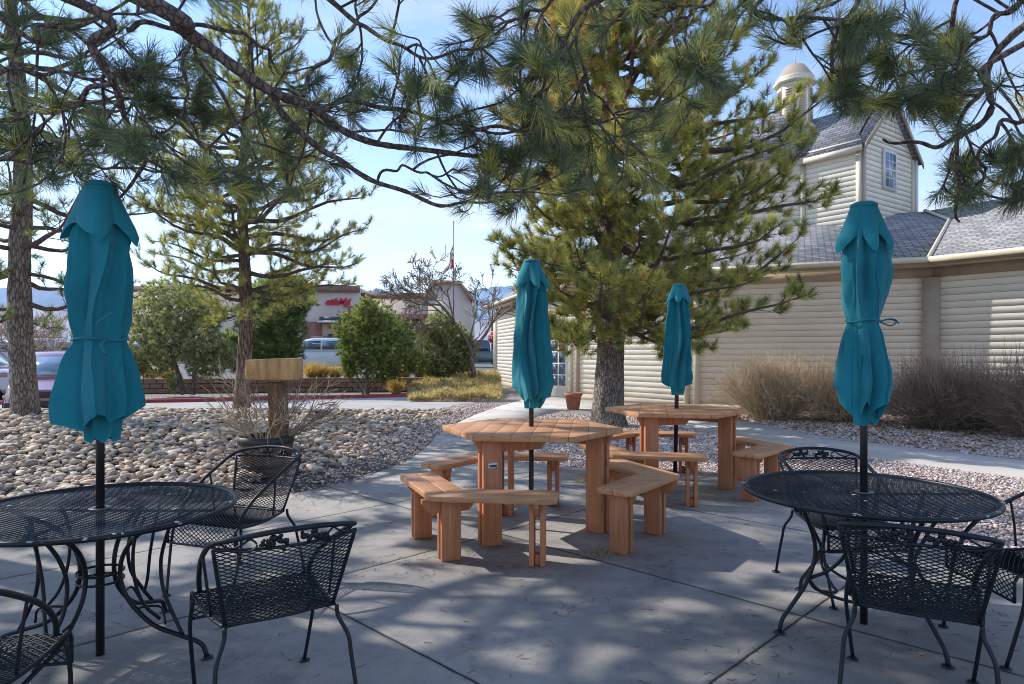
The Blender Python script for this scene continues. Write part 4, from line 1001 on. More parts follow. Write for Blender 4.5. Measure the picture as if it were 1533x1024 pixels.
pathsR=[
 ([fromR(4.1),(4.0,2.2,4.0)]+PT((3.2,3.6),(1560,20),(1477,168),(1423,212),(1368,217),(1325,206)),.024,.006,13,.35,1),
 ([fromR(3.9),(3.9,2.4,3.7)]+PT((3.1,3.5),(1545,60),(1470,130),(1440,190),(1430,290),(1440,330)),.018,.006,12,.35,1),
 ([fromR(4.5),(3.4,2.6,4.2),(2.6,2.9,3.6)]+PT((3.3,3.5),(1300,-40),(1281,0),(1262,40),(1244,80),(1243,136),(1275,170)),.022,.006,10,.45,1),
 ([(2.6,2.9,3.6)]+PT((3.3,3.5),(1154,-5),(1189,27),(1243,27),(1309,38),(1352,60),(1400,45)),.013,.005,13,.2,1),
 (PT((3.2,3.6),(1440,-30),(1420,50),(1380,100),(1330,130),(1290,200)),.012,.005,11,.15,1),
 (PT((3.0,3.4),(1560,200),(1510,180),(1470,230),(1475,290)),.012,.005,9,.1,1),
 (PT((3.0,3.4),(1570,-10),(1500,20),(1455,70),(1400,80)),.013,.005,12,.1,1),
 ([(2.6,2.9,3.6)]+PT((3.2,3.7),(960,-60),(905,-10),(863,33),(820,109),(809,180),(822,215),(870,232)),.015,.005,7,.25,1),
 (PT((3.4,3.8),(860,40),(872,100),(890,140),(930,170),(990,160)),.008,.004,5,.1,1),
 (PT((3.5,3.6),(1120,-40),(1050,10),(1010,30),(960,25)),.010,.005,9,.1,1),
 (PT((3.5,3.9),(700,190),(781,193),(841,174),(900,182),(960,172)),.010,.005,5,.1,1),
 (PT((3.3,3.7),(870,-20),(800,15),(770,30),(700,25)),.010,.005,8,.1,1),
]
overhang('overhanging pine whose needle tufts hang into the upper right corner of the picture',tR,9.4,.19,pathsR,33,spawn=.68)

# leafy junipers and pinyons by the car park
def blobtree(name,label,base,blobs,nleaf,seed,cols,stems,nl=.13,nw=.028,cat='tree',group=None,nn=12):
    rng=np.random.default_rng(seed); t=empty(name,tuple(base),0,label,cat,group)
    b=MB()
    for st in stems:
        P=spline(st[0],14); tubes(b,P[None],np.linspace(st[1],st[2],14)[None],8)
    b.build('trunk',M['bark'],t,smooth=True)
    tot=sum(x[3]*x[4] for x in blobs); cr=MB(); 
    for (x,y,z,rx,rz) in blobs:
        n=int(nleaf*rx*rz/tot); d=rng.normal(size=(n,3)); d/=np.linalg.norm(d,axis=1,keepdims=True)
        rad=(.40+.65*rng.random(n)**.55)*(1+.24*np.sin(d[:,0]*7+seed)*np.sin(d[:,2]*6+1)+.12*np.sin(d[:,1]*9+d[:,2]*8))
        p=np.array([x,y,z])+d*np.c_[rad*rx,rad*rx,rad*rz]
        a=rng.random((n,1)); up=np.clip(d[:,2:3]*.5+.5,0,1); c=np.array(cols[0])*(1-a*up)+np.array(cols[1])*a*up  # leaves lighten towards the top: sunlit crown put into the colour
        dd=d+rng.normal(size=(n,3))*.5+np.array([0,0,.35]); dd/=np.linalg.norm(dd,axis=1,keepdims=True)
        needles(cr,rng,p,dd,nl,nn,nw,.06,10,60,c)
    cr.build('crown',M['leaf'],t); return t
JG=[(.15,.20,.07),(.62,.66,.24)]; JO=[(.27,.30,.16),(.72,.72,.44)]
def B(base,Y,*bl):
    out=[]
    for (px,py,r1,r2) in bl:
        p=at(px,py,Y+random.uniform(-.3,.3)); out.append((p[0]-base[0],p[1]-base[1],p[2]-base[2],r1*Y/1000,r2*Y/1000))
    return out
bs=gp(546,584); bs=np.array([-5.05,23.2,0])
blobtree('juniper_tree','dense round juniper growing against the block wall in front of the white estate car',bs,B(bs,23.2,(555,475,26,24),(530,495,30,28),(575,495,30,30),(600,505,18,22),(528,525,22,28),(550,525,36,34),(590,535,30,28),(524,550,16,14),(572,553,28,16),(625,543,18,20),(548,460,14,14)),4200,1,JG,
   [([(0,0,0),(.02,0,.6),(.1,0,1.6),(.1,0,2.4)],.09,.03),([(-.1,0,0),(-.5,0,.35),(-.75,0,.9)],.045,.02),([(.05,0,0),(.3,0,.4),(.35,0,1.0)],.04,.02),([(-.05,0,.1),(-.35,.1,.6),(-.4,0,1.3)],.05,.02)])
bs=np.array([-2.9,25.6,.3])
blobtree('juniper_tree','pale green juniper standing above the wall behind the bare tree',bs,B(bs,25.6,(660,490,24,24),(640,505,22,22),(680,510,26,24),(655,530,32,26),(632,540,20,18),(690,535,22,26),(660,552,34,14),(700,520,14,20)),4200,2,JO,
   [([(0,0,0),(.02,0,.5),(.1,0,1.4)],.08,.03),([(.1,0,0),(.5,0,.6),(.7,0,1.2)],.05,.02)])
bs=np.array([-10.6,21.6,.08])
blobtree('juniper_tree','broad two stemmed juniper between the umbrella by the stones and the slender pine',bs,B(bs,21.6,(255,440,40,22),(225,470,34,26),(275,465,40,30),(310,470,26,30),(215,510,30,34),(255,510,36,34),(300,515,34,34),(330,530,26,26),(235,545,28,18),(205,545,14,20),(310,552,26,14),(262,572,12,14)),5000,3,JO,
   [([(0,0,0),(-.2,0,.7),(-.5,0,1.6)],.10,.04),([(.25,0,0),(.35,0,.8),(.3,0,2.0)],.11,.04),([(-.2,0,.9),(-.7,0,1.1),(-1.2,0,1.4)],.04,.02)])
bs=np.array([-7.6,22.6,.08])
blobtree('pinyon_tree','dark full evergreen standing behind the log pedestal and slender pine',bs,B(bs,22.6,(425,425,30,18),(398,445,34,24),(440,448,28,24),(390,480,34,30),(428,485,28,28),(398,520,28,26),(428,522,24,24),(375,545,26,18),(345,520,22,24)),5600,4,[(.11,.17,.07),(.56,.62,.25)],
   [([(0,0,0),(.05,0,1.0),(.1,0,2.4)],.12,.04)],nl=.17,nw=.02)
# low junipers spreading under the bare tree
rng=np.random.default_rng(12); t=empty('spreading_juniper',(-2.3,20.8,0),0,'low golden brown spreading juniper covering the bank beside the path','shrub'); cr=MB()
n=9000; u=rng.random((n,2)); px=612+165*u[:,0]; yy=19.5+8.5*u[:,1]
x=(px-766.5)/1000*yy; hgt=.34*np.sin(PI*np.clip((px-606)/165,0,1))**.45*(.75+.35*np.sin(px*.13)*np.sin(yy*2.1))+.42*np.clip((yy-21.5)/5,0,1)
ok=(x<-.35-(yy-20)*.02)&(x>-3.55); p=np.c_[x+2.3,yy-20.8,hgt*(.35+.65*rng.random(n))][ok]; m=len(p)
d=rng.normal(size=(m,3))*.8+np.array([0,-.2,.7]); d/=np.linalg.norm(d,axis=1,keepdims=True); a=rng.random((m,1))
needles(cr,rng,p,d,.16,9,.022,.05,10,60,np.array([.38,.28,.14])*(1-a)+np.array([.78,.66,.40])*a); cr.build('foliage',M['leaf'],t)
b=MB(); 
for k in range(14):
    q=p[rng.integers(m)]; b.tube([(q[0],q[1],-.02),(q[0]+.1,q[1],q[2])],.012,5)
b.build('stem',M['limb'],t)

# bare trees and shrubs
def bare(mb,p,d,l,r,depth,rng,spread=.7,grav=0.02,out=None,kk=6):
    q=[p]; dd=unit(d)
    for i in range(kk-1): dd=unit(dd+rng.normal(size=3)*.13+np.array([0,0,grav])); q.append(q[-1]+dd*l/(kk-1))
    q=np.array(q); out.append((q,np.linspace(r,r*.55,kk)))
    if depth>0:
        for m in range(rng.integers(3,5) if depth>1 else rng.integers(4,7)):
            i=rng.integers(2,kk); a=unit(np.cross(dd,rng.normal(size=3))); bare(mb,q[min(i,kk-1)],unit(dd+a*spread*(.5+.8*rng.random())),l*(.5+.25*rng.random()),r*.55,depth-1,rng,spread,grav,out,kk)
rng=np.random.default_rng(17); bs=np.array([-1.42,25.2,.12]); t=empty('bare_tree',tuple(bs),0,'leafless grey tree with forked trunk beside the end of the building','bare tree'); out=[]
b=MB()
b.tube(spline([(0,0,-.1),(-.02,0,.5),(-.12,0,1.0),(-.10,0,1.35)],14),np.linspace(.115,.085,14),12)
bare(None,np.array([-.1,0,1.3]),(-.55,0,1),2.2,.075,5,rng,.75,.01,out); bare(None,np.array([-.1,0,1.3]),(.35,.1,1),2.3,.065,5,rng,.7,.02,out); bare(None,np.array([-.12,0,1.1]),(-.1,.3,1),1.5,.05,4,rng,.7,.02,out); bare(None,np.array([-.9,0,2.5]),(-.9,.0,.6),1.5,.04,4,rng,.7,0,out)
b.build('trunk',M['bark'],t,smooth=True); b=MB(); tubes(b,np.array([o[0] for o in out]),np.array([np.maximum(o[1],.0095) for o in out]),4,np.array([.30,.25,.22])); b.build('branches',M['twig'],t)
def twigshrub(label,base,rad,h,n,seed,c0,c1,wisps=60,name='bare_shrub'):
    rng=np.random.default_rng(seed); t=empty(name,tuple(base),0,label,'shrub','leafless twiggy shrubs along the building'); b=MB(); P=[];Rr=[];Cc=[]
    k=6
    for i in range(n):
        a=rng.random()*2*PI; el=R(12+78*rng.random()**.8); d=np.array([math.cos(a)*math.cos(el),math.sin(a)*math.cos(el),math.sin(el)])
        s=np.array([math.cos(a),math.sin(a),0])*rng.random()*rad*.35
        # reach to ellipsoid
        reach=1/math.sqrt((math.cos(el)/rad)**2+(math.sin(el)/h)**2)*(.72+.35*rng.random())
        q=[s]; dd=unit(d+np.array([0,0,.35]))
        for j in range(k-1): dd=unit(dd+rng.normal(size=3)*.16+(d-dd)*.25); q.append(q[-1]+dd*reach/(k-1))
        q=np.array(q); P.append(q); Rr.append(np.linspace(.006,.0025,k)); c=colmix(c0,c1,rng.random()); Cc.append(c)
        for m in range(5):
            j=rng.integers(2,k); dd=unit(unit(q[j]-q[j-1])+rng.normal(size=3)*.6+np.array([0,0,.15])); l=.14+.26*rng.random(); q2=q[j]+np.outer(np.linspace(0,1,k),dd)*l+np.outer(np.linspace(0,1,k)**2,rng.normal(size=3)*.07); P.append(q2); Rr.append(np.full(k,.0024)); Cc.append(c*(.9+.4*rng.random()))
    for i in range(wisps):
        a=rng.random()*2*PI; r_=rad*.8*rng.random()**.5; p0=np.array([r_*math.cos(a),r_*math.sin(a),h*.7]); dd=unit([.1*rng.normal(),.1*rng.normal(),1]); l=h*(.35+.4*rng.random()); P.append(p0+np.outer(np.linspace(0,1,k),dd)*l); Rr.append(np.linspace(.004,.002,k)); Cc.append(np.array(c1)*1.0)
    tubes(b,np.array(P),np.array(Rr),3,np.array(Cc)); b.build('twigs',M['twig'],t); return t
BE=(.52,.38,.26); BE2=(.90,.76,.60); DK=(.27,.19,.15); DK2=(.55,.43,.36)
twigshrub('sunlit pale beige leafless shrub left of the tied umbrella, nearest the picnic tables',(5.65,14.5,0),1.25,1.12,900,31,BE,BE2,110)
twigshrub('pale beige leafless shrub just left behind the tied umbrella, second from the picnic tables',(6.9,14.0,0),1.0,1.08,650,32,BE,BE2,80)
twigshrub('dark brown leafless shrub to the right of the tied umbrella below the wall column',(8.05,12.6,0),1.05,1.14,900,33,DK,DK2,110)
twigshrub('dark brown leafless shrub between the column shrub and the edge of the picture',(8.75,12.5,0),.8,1.05,520,35,DK,DK2,60)
twigshrub('dark leafless shrub cut off by the right edge of the picture below the sunlit siding',(8.85,11.1,0),.85,1.25,760,34,DK,DK2,50)

# dead plant + barrel planter + log pedestal
BC=np.array([-2.76,7.5]); bz=float(berm(BC[0],BC[1]))
t=empty('barrel_planter',(BC[0],BC[1],bz),0,'half barrel planter with dark rim standing in the river stones','planter')
b=MB(); b.lathe([(.001,.0),(.235,.0),(.262,.15),(.285,.30),(.298,.36),(.30,.43),(.275,.43),(.268,.34),(.001,.33)],n=32); b.build('barrel',M['barrel'],t)
b=MB(); b.lathe([(.290,.352),(.302,.356),(.308,.435),(.272,.437),(.272,.40)],n=36); b.build('hoop',M['plastic'],t,smooth=True)
b=MB(); b.lathe([(.26,.10),(.266,.10),(.272,.135),(.264,.135)],n=36); b.build('hoop',M['plastic'],t,smooth=True)
rng=np.random.default_rng(41); t=empty('dead_plant',(BC[0],BC[1],bz+.34),0,'dry leafless woody plant sprawling out of the barrel planter','plant'); out=[]
for i in range(30):
    a=rng.random()*2*PI; bare(None,np.array([.15*math.cos(a),.15*math.sin(a),0]),(math.cos(a)*(.3+.7*rng.random()),math.sin(a)*.6,.35+.9*rng.random()),.30+.42*rng.random(),.0065,2 if i%2 else 1,rng,.55,.0,out)
for i in range(14):
    a=rng.random()*2*PI; q=spline([(.12*math.cos(a),.12*math.sin(a),.02),(.26*math.cos(a),.26*math.sin(a),.14),(.40*math.cos(a),.4*math.sin(a),.02),(.5*math.cos(a),.5*math.sin(a),-.16)],6); out.append((q,np.linspace(.005,.003,6)))
b=MB(); tubes(b,np.array([o[0] for o in out]),np.array([np.maximum(o[1],.003) for o in out]),4,np.array([colmix((.30,.22,.16),(.62,.52,.42),rng.random()) for o in out])); b.build('branches',M['twig'],t)
t=empty('log_pedestal',(BC[0]+.10,BC[1]+.05,bz+.33),0,'upright log stump with a thick sawn wood slab on top, rising from the barrel planter','log stump')
rr=np.random.default_rng(4); ring_trunk([(0.02*math.sin(z*5),0,z) for z in np.linspace(0,.70,12)],[.115-.02*z for z in np.linspace(0,.70,12)],rr,20,.10).build('stump',M['stump'],t,smooth=True)
b=MB(); P=[(-.26,-.17),(-.18,-.20),(.17,-.20),(.30,-.16),(.29,.13),(.1,.19),(-.2,.17),(-.27,.05)]
zt=1.375-bz-.33; V=[(x-.03,y,zt-.235) for x,y in P]+[(x-.03,y,zt+.012*math.sin(x*9)) for x,y in P]; n=8
b.poly(V,[list(range(n))[::-1],list(range(n,2*n))]+[[i,(i+1)%n,(i+1)%n+n,i+n] for i in range(n)]); b.build('slab',M['log'],t,bevel=.012)

# terracotta pot
t=empty('flower_pot',(1.55,16.9,-.002),0,'empty terracotta pot standing by the wall left of the big pine','pot')
b=MB(); b.lathe([(.001,0),(.15,0),(.205,.34),(.225,.34),(.235,.42),(.21,.42),(.195,.30),(.001,.28)],n=30); b.build('pot',M['terracotta'],t,smooth=False)
b=MB(); b.lathe([(.001,.33),(.19,.33)],n=24); b.build('soil',M['soil'],t)

# ------------------------------------------------------------------ clapboard building
bld=empty('clapboard_building',(0,0,0),0,'cream clapboard building with grey shingle roof, gabled tower and louvred cupola','building')
def facing(p0,p1):
    d=unit([p1[0]-p0[0],p1[1]-p0[1],0]); n=np.array([d[1],-d[0],0]); mid=np.array([(p0[0]+p1[0])/2,(p0[1]+p1[1])/2,0])
    if n@mid>0: n=-n
    return d,n
def clap(name,p0,p1,z0,z1,m,exp=.152,rng_=None,parent=bld,out=.0):
    d,n=facing(p0,p1); Ln=math.hypot(p1[0]-p0[0],p1[1]-p0[1]); b=MB(); z=z0; o=np.array([p0[0],p0[1],0])+n*out
    while z<z1-.01:
        zt=min(z+exp,z1); a0,a1=(0,Ln); c0,c1=(0,Ln)
        if rng_: a0,a1=rng_(z); c0,c1=rng_(zt)
        if a1-a0>.02:
            P=[o+d*a0+n*.0075+[0,0,z],o+d*a1+n*.0075+[0,0,z],o+d*c1+n*.002+[0,0,zt],o+d*c0+n*.002+[0,0,zt],o+d*a0+[0,0,z],o+d*a1+[0,0,z]]
            b.add(P,quads=[[0,1,2,3],[4,5,1,0]])
        z=zt
    # backing
    if not rng_:
        b.add([o+[0,0,z0],o+d*Ln+[0,0,z0],o+d*Ln+[0,0,z1],o+[0,0,z1]]-n*.004,quads=[[0,1,2,3]])
    return b.build(name,m,parent)
def vtrim(name,p,z0,z1,w_,d,n,m=M['trim'],dep=.04,parent=bld):
    b=MB(); a=math.atan2(d[1],d[0]); c=np.array([p[0],p[1],0])+n*dep/2; b.box((c[0],c[1],(z0+z1)/2),(w_,dep+.03,z1-z0),a); return b.build(name,m,parent)
def panel(name,p,z0,z1,w_,d,n,off,dep,m,parent):   # box on a wall: p is its centre on the wall line
    b=MB(); a=math.atan2(d[1],d[0]); c=np.array([p[0],p[1],0])+n*off; b.box((c[0],c[1],(z0+z1)/2),(w_,dep,z1-z0),a); return b.build(name,m,parent)
EZ=3.42
WA=(-.72,31.0); WB=(1.32,22.1); WC=(4.75,17.45); WD=(9.65,15.35); WE=(16.5,6.2)
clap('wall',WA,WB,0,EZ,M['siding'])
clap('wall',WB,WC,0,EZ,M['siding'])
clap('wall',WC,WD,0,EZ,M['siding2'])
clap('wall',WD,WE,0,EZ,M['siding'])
for p0,p1 in ((WA,WB),(WB,WC),(WC,WD),(WD,WE)):
    d,n=facing(p0,p1); Ln=math.hypot(p1[0]-p0[0],p1[1]-p0[1])
    mid=((p0[0]+p1[0])/2,(p0[1]+p1[1])/2)
    panel('frieze',mid,EZ-.26,EZ-.003,Ln-.02,d,n,.03,.05,M['trim'],bld)
    panel('skirt',mid,-.02,.10,Ln-.02,d,n,.022,.04,M['trim'],bld)
d,n=facing(WD,WE); vtrim('corner_trim',(WD[0]-.05,WD[1]-.06),0,EZ-.27,.34,(math.cos(R(-38)),math.sin(R(-38)),0),unit([-.6,-.8,0]),dep=.10)
d,n=facing(WC,WD); vtrim('corner_trim',(WC[0]+.07,WC[1]-.04),0,EZ-.27,.15,d,n,M['gutter'],.05)
d,n=facing(WB,WC); vtrim('corner_trim',(WC[0]-.13,WC[1]+.15),0,EZ-.27,.13,d,n,M['gutter'],.05)
d,n=facing(WA,WB); vtrim('corner_trim',(WA[0]+d[0]*.1,WA[1]+d[1]*.1),0,EZ-.27,.34,(1,0,0),np.array([0,-1,0]),M['gutter'],.04)
d,n=facing(WB,WC); q=np.array(WB)+np.array([d[0],d[1]])*1.32; vtrim('downspout',q,.12,EZ-.2,.09,d,n,M['trim'],.09)
# french door on the angled wall
q=np.array(WB)+np.array([d[0],d[1]])*.42
dr=panel('door',q,0,2.35,.95,d,n,.045,.07,M['white'],bld)
for i in range(5):
    for s in (-1,1):
        qq=q+np.array([d[0],d[1]])*s*.19; panel('pane',qq,.36+i*.375,.36+i*.375+.33,.31,d,n,.086,.01,M['glass'],dr)
panel('sticker',q+np.array([d[0],d[1]])*.16,1.52,1.72,.16,d,n,.095,.006,M['sign_red'],dr)
vtrim('door_trim',q+np.array([d[0],d[1]])*.56,0,2.45,.12,d,n,M['gutter'],.07)
# eaves: gutter + fascia + soffit, roof planes
OV=.5
def off_pt(pa,pb,pc,o=OV):     # offset corner pb between walls pa-pb and pb-pc outwards
    _,n1=facing(pa,pb); _,n2=facing(pb,pc); n1=n1[:2];n2=n2[:2]; m=(n1+n2); m/=(1+n1@n2); return np.array(pb)+m*o
_,n1=facing(WA,WB); EA=np.array(WA)+n1[:2]*OV; EB=off_pt(WA,WB,WC); EC=off_pt(WB,WC,WD); ED=off_pt(WC,WD,WE); _,n1=facing(WD,WE); EE=np.array(WE)+n1[:2]*OV
ev=[EA,EB,EC,ED,EE]; wl=[WA,WB,WC,WD,WE]
for i in range(4):
    a,c=ev[i],ev[i+1]; d,n=facing(a,c); Ln=np.linalg.norm(c-a); mid=(a+c)/2
    panel('fascia',mid,EZ-.03,EZ+.13,Ln,d,n,-.02,.03,M['trim'],bld)
    b=MB(); P=np.array([(0,EZ+.14),(.0,EZ+.03),(.09,EZ+.03),(.12,EZ+.08),(.12,EZ+.15),(.105,EZ+.15),(.105,EZ+.09),(.08,EZ+.045),(.012,EZ+.045),(.012,EZ+.14)])
    P3=[np.array([a[0],a[1],0])+n*x_+[0,0,z_] for x_,z_ in P]; b.ext(P3,(c[0]-a[0],c[1]-a[1],0)); b.build('gutter',M['gutter'],bld)
    b=MB(); b.poly([(a[0],a[1],EZ-.028),(c[0],c[1],EZ-.028),(wl[i+1][0],wl[i+1][1],EZ-.028),(wl[i][0],wl[i][1],EZ-.028)],[[0,1,2,3]]); b.build('soffit',M['gutter'],bld)
SL=.39
def roofpoly(name,pts,a,c,m=M['shingle']):      # pts world 3D; a->c eave direction for shingle courses
    d=unit([c[0]-a[0],c[1]-a[1],0]); P=np.array(pts,float); o=np.array([a[0],a[1],P[0][2]])
    nrm=unit(np.cross(P[1]-P[0],P[2]-P[0])); nrm=nrm if nrm[2]>0 else -nrm; up=np.cross(nrm,d); up=up if up[2]>0 else -up
    uvs=np.c_[(P-o)@d,(P-o)@up,np.zeros(len(P))]+.001
    b=MB(); n=len(P); b.v.append(P); b.c.append(uvs+np.array([50,50,0])); b.n+=n; b.ng.append(list(range(n)))
    V2=P-nrm*.06; b.v.append(V2); b.c.append(uvs+np.array([50,50,0])); b.n+=n; b.ng.append([n+i for i in range(n)][::-1])
    for i in range(n): b.ng.append([i,n+i,n+(i+1)%n,(i+1)%n])
    return b.build(name,m,bld)
RZ=EZ+.15
def rp(p,z): return (p[0],p[1],z)
V1=(11.88,18.16,5.02); Rr=(12.35,20.0,5.66); RL=(6.2,22.5,5.66)
_,nCD=facing(EC,ED); _,nDE=facing(ED,EE)
roofpoly('roof',[rp(ED,RZ),V1,Rr,RL,rp(EC,RZ)][::-1],EC,ED)
far=(22.5,9.6,5.6)
RF=(16.6,19.6,6.05)
roofpoly('roof',[rp(ED,RZ),rp(EE,RZ),(21.5,9.8,5.95),(15.6,17.6,5.95),(12.9,20.6,5.72),Rr,V1],ED,EE)
_,nBC=facing(EB,EC)
roofpoly('roof',[rp(EC,RZ),RL,(3.9,25.5,5.66),rp(EB,RZ)][::-1],EB,EC)
roofpoly('roof',[rp(EB,RZ),(3.9,25.5,5.66),(2.6,31.0,5.66),rp(EA,RZ)][::-1],EA,EB)
b=MB(); b.poly([Rr,(12.9,20.6,5.72),(15.6,17.6,5.95),(21.5,9.8,5.95),(26,14,4.2),(17,28,4.2),(2.6,33,4.2),(2.6,31,5.66),(3.9,25.5,5.66),RL],[list(range(10))]); b.build('roof',M['shingle'],bld)
b=MB()
b.tube([np.array(rp(ED,RZ))+[0,0,.02],np.array(V1)+[0,0,.015]],[.05,.05],4); b.tube([np.array(V1)+[0,0,.03],np.array(Rr)+[0,0,.03]],.05,4); b.build('valley_flashing',M['gutter'],bld)
# tower
T0=np.array([9.95,19.0]); dl=np.array([-.5878,.809]); drt=np.array([.809,.5878])
T1=T0+dl*1.72; T2=T0+drt*3.2; TZ0=4.56; TZ1=7.42; PK=8.95
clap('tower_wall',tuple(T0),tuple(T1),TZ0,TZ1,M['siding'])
def gable(z):
    if z<=TZ1: return (0,3.2)
    k=(z-TZ1)/(PK-TZ1)*1.6; return (k,3.2-k)
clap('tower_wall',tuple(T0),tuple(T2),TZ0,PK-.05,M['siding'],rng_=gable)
Tq=T1+np.array([-.92,.39])*3.35
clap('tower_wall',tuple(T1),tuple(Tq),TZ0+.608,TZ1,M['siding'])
Tb=T2+dl*1.72
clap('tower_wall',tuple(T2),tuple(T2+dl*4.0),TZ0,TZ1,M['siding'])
dR,nR=facing(T0,T2); dLl,nL=facing(T0,T1); dQ,nQ=facing(T1,Tq)
vtrim('corner_trim',T0+dl*.07,TZ0,TZ1,.14,dLl,nL,M['gutter'],.045); vtrim('corner_trim',T0+drt*.07,TZ0,TZ1,.14,dR,nR,M['trim'],.045)
vtrim('corner_trim',T2-drt*.07,TZ0,TZ1,.14,dR,nR,M['gutter'],.045); vtrim('corner_trim',T1+dQ[:2]*.06,TZ0,TZ1,.12,dQ,nQ,M['gutter'],.05)
panel('downspout',T2+drt*.04,TZ0,TZ1,.08,dR,nR,.08,.08,M['white'],bld)
panel('tower_band',(T0+T2)/2,TZ0+.55,TZ0+.85,3.16,dR,nR,.035,.05,M['gutter'],bld)
def window(c,z0,z1,w_,d,n,rows=2,cols=3):
    f=panel('window',c,z0-.08,z1+.08,w_+.16,d,n,.05,.06,M['white'],bld)
    g_=panel('pane',c,z0,z1,w_,d,n,.084,.012,M['glass_sky'],f)
    b=MB(); a=math.atan2(d[1],d[0])
    for i in range(1,cols): q=np.array([c[0],c[1],0])+np.array(d)*((i/cols-.5)*w_)+np.array(n)*.094; b.box((q[0],q[1],(z0+z1)/2),(.022,.012,z1-z0),a)
    for i in range(1,rows*2):
        z_=z0+(z1-z0)*i/(rows*2); q=np.array([c[0],c[1],0])+np.array(n)*.096; b.box((q[0],q[1],z_),(w_,.014,.05 if i==rows else .022),a)
    b.build('muntins',M['white'],f)
window(T0+drt*1.55,6.35,7.35,.62,dR,nR)
window(T1+dQ[:2]*2.25,6.0,6.62,.62,dQ,nQ,1,3)
# tower roofs
ovh=.22
def tp3(p,z): return np.array([p[0],p[1],z])
pk=tp3(T0+drt*1.6-dl*.2,PK+.12); pkb=tp3(T0+drt*1.6+dl*4.2,PK+.12)
s_=(PK-TZ1)/1.6
e1=tp3(T0-drt*ovh-dl*.2,TZ1+.12-ovh*s_); e1b=tp3(T0-drt*ovh+dl*4.2,TZ1+.12-ovh*s_)
e2=tp3(T2+drt*ovh-dl*.2,TZ1+.12-ovh*s_); e2b=tp3(T2+drt*ovh+dl*4.2,TZ1+.12-ovh*s_)
roofpoly('tower_roof',[e1,pk,pkb,e1b],e1,e1b); roofpoly('tower_roof',[e2,e2b,pkb,pk],e2,e2b)
for A_,B_ in ((e1,pk),(pk,e2)):
    b=MB(); P=[A_+[0,0,-.17],B_+[0,0,-.17],B_+[0,0,-.01],A_+[0,0,-.01]]; b.ext(P,-np.array([dl[0],dl[1],0])*.03); b.build('rake_board',M['trim'],bld)
panel('fascia',(T0+T1)/2-drt*ovh,TZ1-.28,TZ1-.13,1.95,dLl,nL,0,.03,M['gutter'],bld)
panel('frieze',(T0+T1)/2,TZ1-.2,TZ1+.1,1.70,dLl,nL,.035,.05,M['gutter'],bld)
panel('frieze',(T1+Tq)/2,TZ1-.2,TZ1+.1,3.30,dQ,nQ,.035,.05,M['gutter'],bld)
# main tower hipped roof under the cupola
CP=np.array([9.15,21.6])
b1=[T1+np.array([.3,-.3])*0+nQ[:2]*.25,Tq+nQ[:2]*.25]
Q3=tp3(b1[0],TZ1+.02); Q4=tp3(b1[1],TZ1+.02); ap=tp3(CP,9.6)
roofpoly('tower_roof',[Q3,ap,Q4],Q3,Q4); roofpoly('tower_roof',[Q4,ap,tp3(CP+[-2.6,3.2],TZ1)],Q4,tp3(CP+[-2.6,3.2],TZ1)); roofpoly('tower_roof',[Q3,tp3(CP+[3.0,1.6],TZ1),ap],Q3,tp3(CP+[3,1.6],TZ1))
# cupola
def octo(r,a=PI/8): return [(CP[0]+r*math.cos(a+k*PI/4),CP[1]+r*math.sin(a+k*PI/4)) for k in range(8)]
b=MB(); b.prism(octo(.52),8.3,10.05); cup=b.build('cupola',M['siding'],bld)
b=MB(); b.prism(octo(.66),10.05,10.14); b.prism(octo(.60),10.13,10.26); b.build('cornice',M['gutter'],cup); b=MB(); b.prism(octo(.64),8.55,8.68); b.build('base_moulding',M['gutter'],cup)
b=MB(); o8=octo(.60); o8b=octo(.33); V=[(x,y,10.262) for x,y in o8]+[(x,y,10.66) for x,y in o8b]; b.poly(V,[[i,(i+1)%8,(i+1)%8+8,i+8] for i in range(8)]+[list(range(8,16))]); b.build('cupola_roof',M['trim'],cup)
b=MB(); b.tube([(CP[0],CP[1],10.6),(CP[0],CP[1],11.0)],[.04,.008],8); b.build('finial',M['trim'],cup)
for k in range(8):
    a=(k)*PI/4; n_=np.array([math.cos(a),math.sin(a),0]); 
    if n_[1]>.2: continue
    d_=np.array([-math.sin(a),math.cos(a),0]); c=CP+n_[:2]*.482
    f=panel('louvre_frame',c,8.78,9.95,.30,d_,n_,.012,.03,M['gutter'],cup)
    b=MB(); 
    for i in range(13):
        z_=8.84+i*.082; q=np.array([c[0],c[1],z_])+n_*.036; ca,sa=math.cos(R(35)),math.sin(R(35))
        Mx=np.stack([d_,n_*ca+np.array([0,0,-sa]),n_*sa+np.array([0,0,ca])],1); b.box(q,(.24,.06,.012),M=Mx)
    f['label']='tan louvred vent of the cupola'
    b.build('slats',M['trim'],cup)
b=MB(); b.box((8.9,13.4,.10),(.42,.16,.12),.2); tag(b.build('ground_light',M['white'],bevel=.01),'small pale fixture on the ground among the dark shrubs','light fixture')
# little vent at the right edge of the roof
b=MB(); q=at(1532,336,16.2); b.lathe([(.001,.16),(.07,.15),(.09,.10),(.06,.09),(.05,-.25)],tuple(q),12); b.build('roof_vent',M['plastic'],bld)

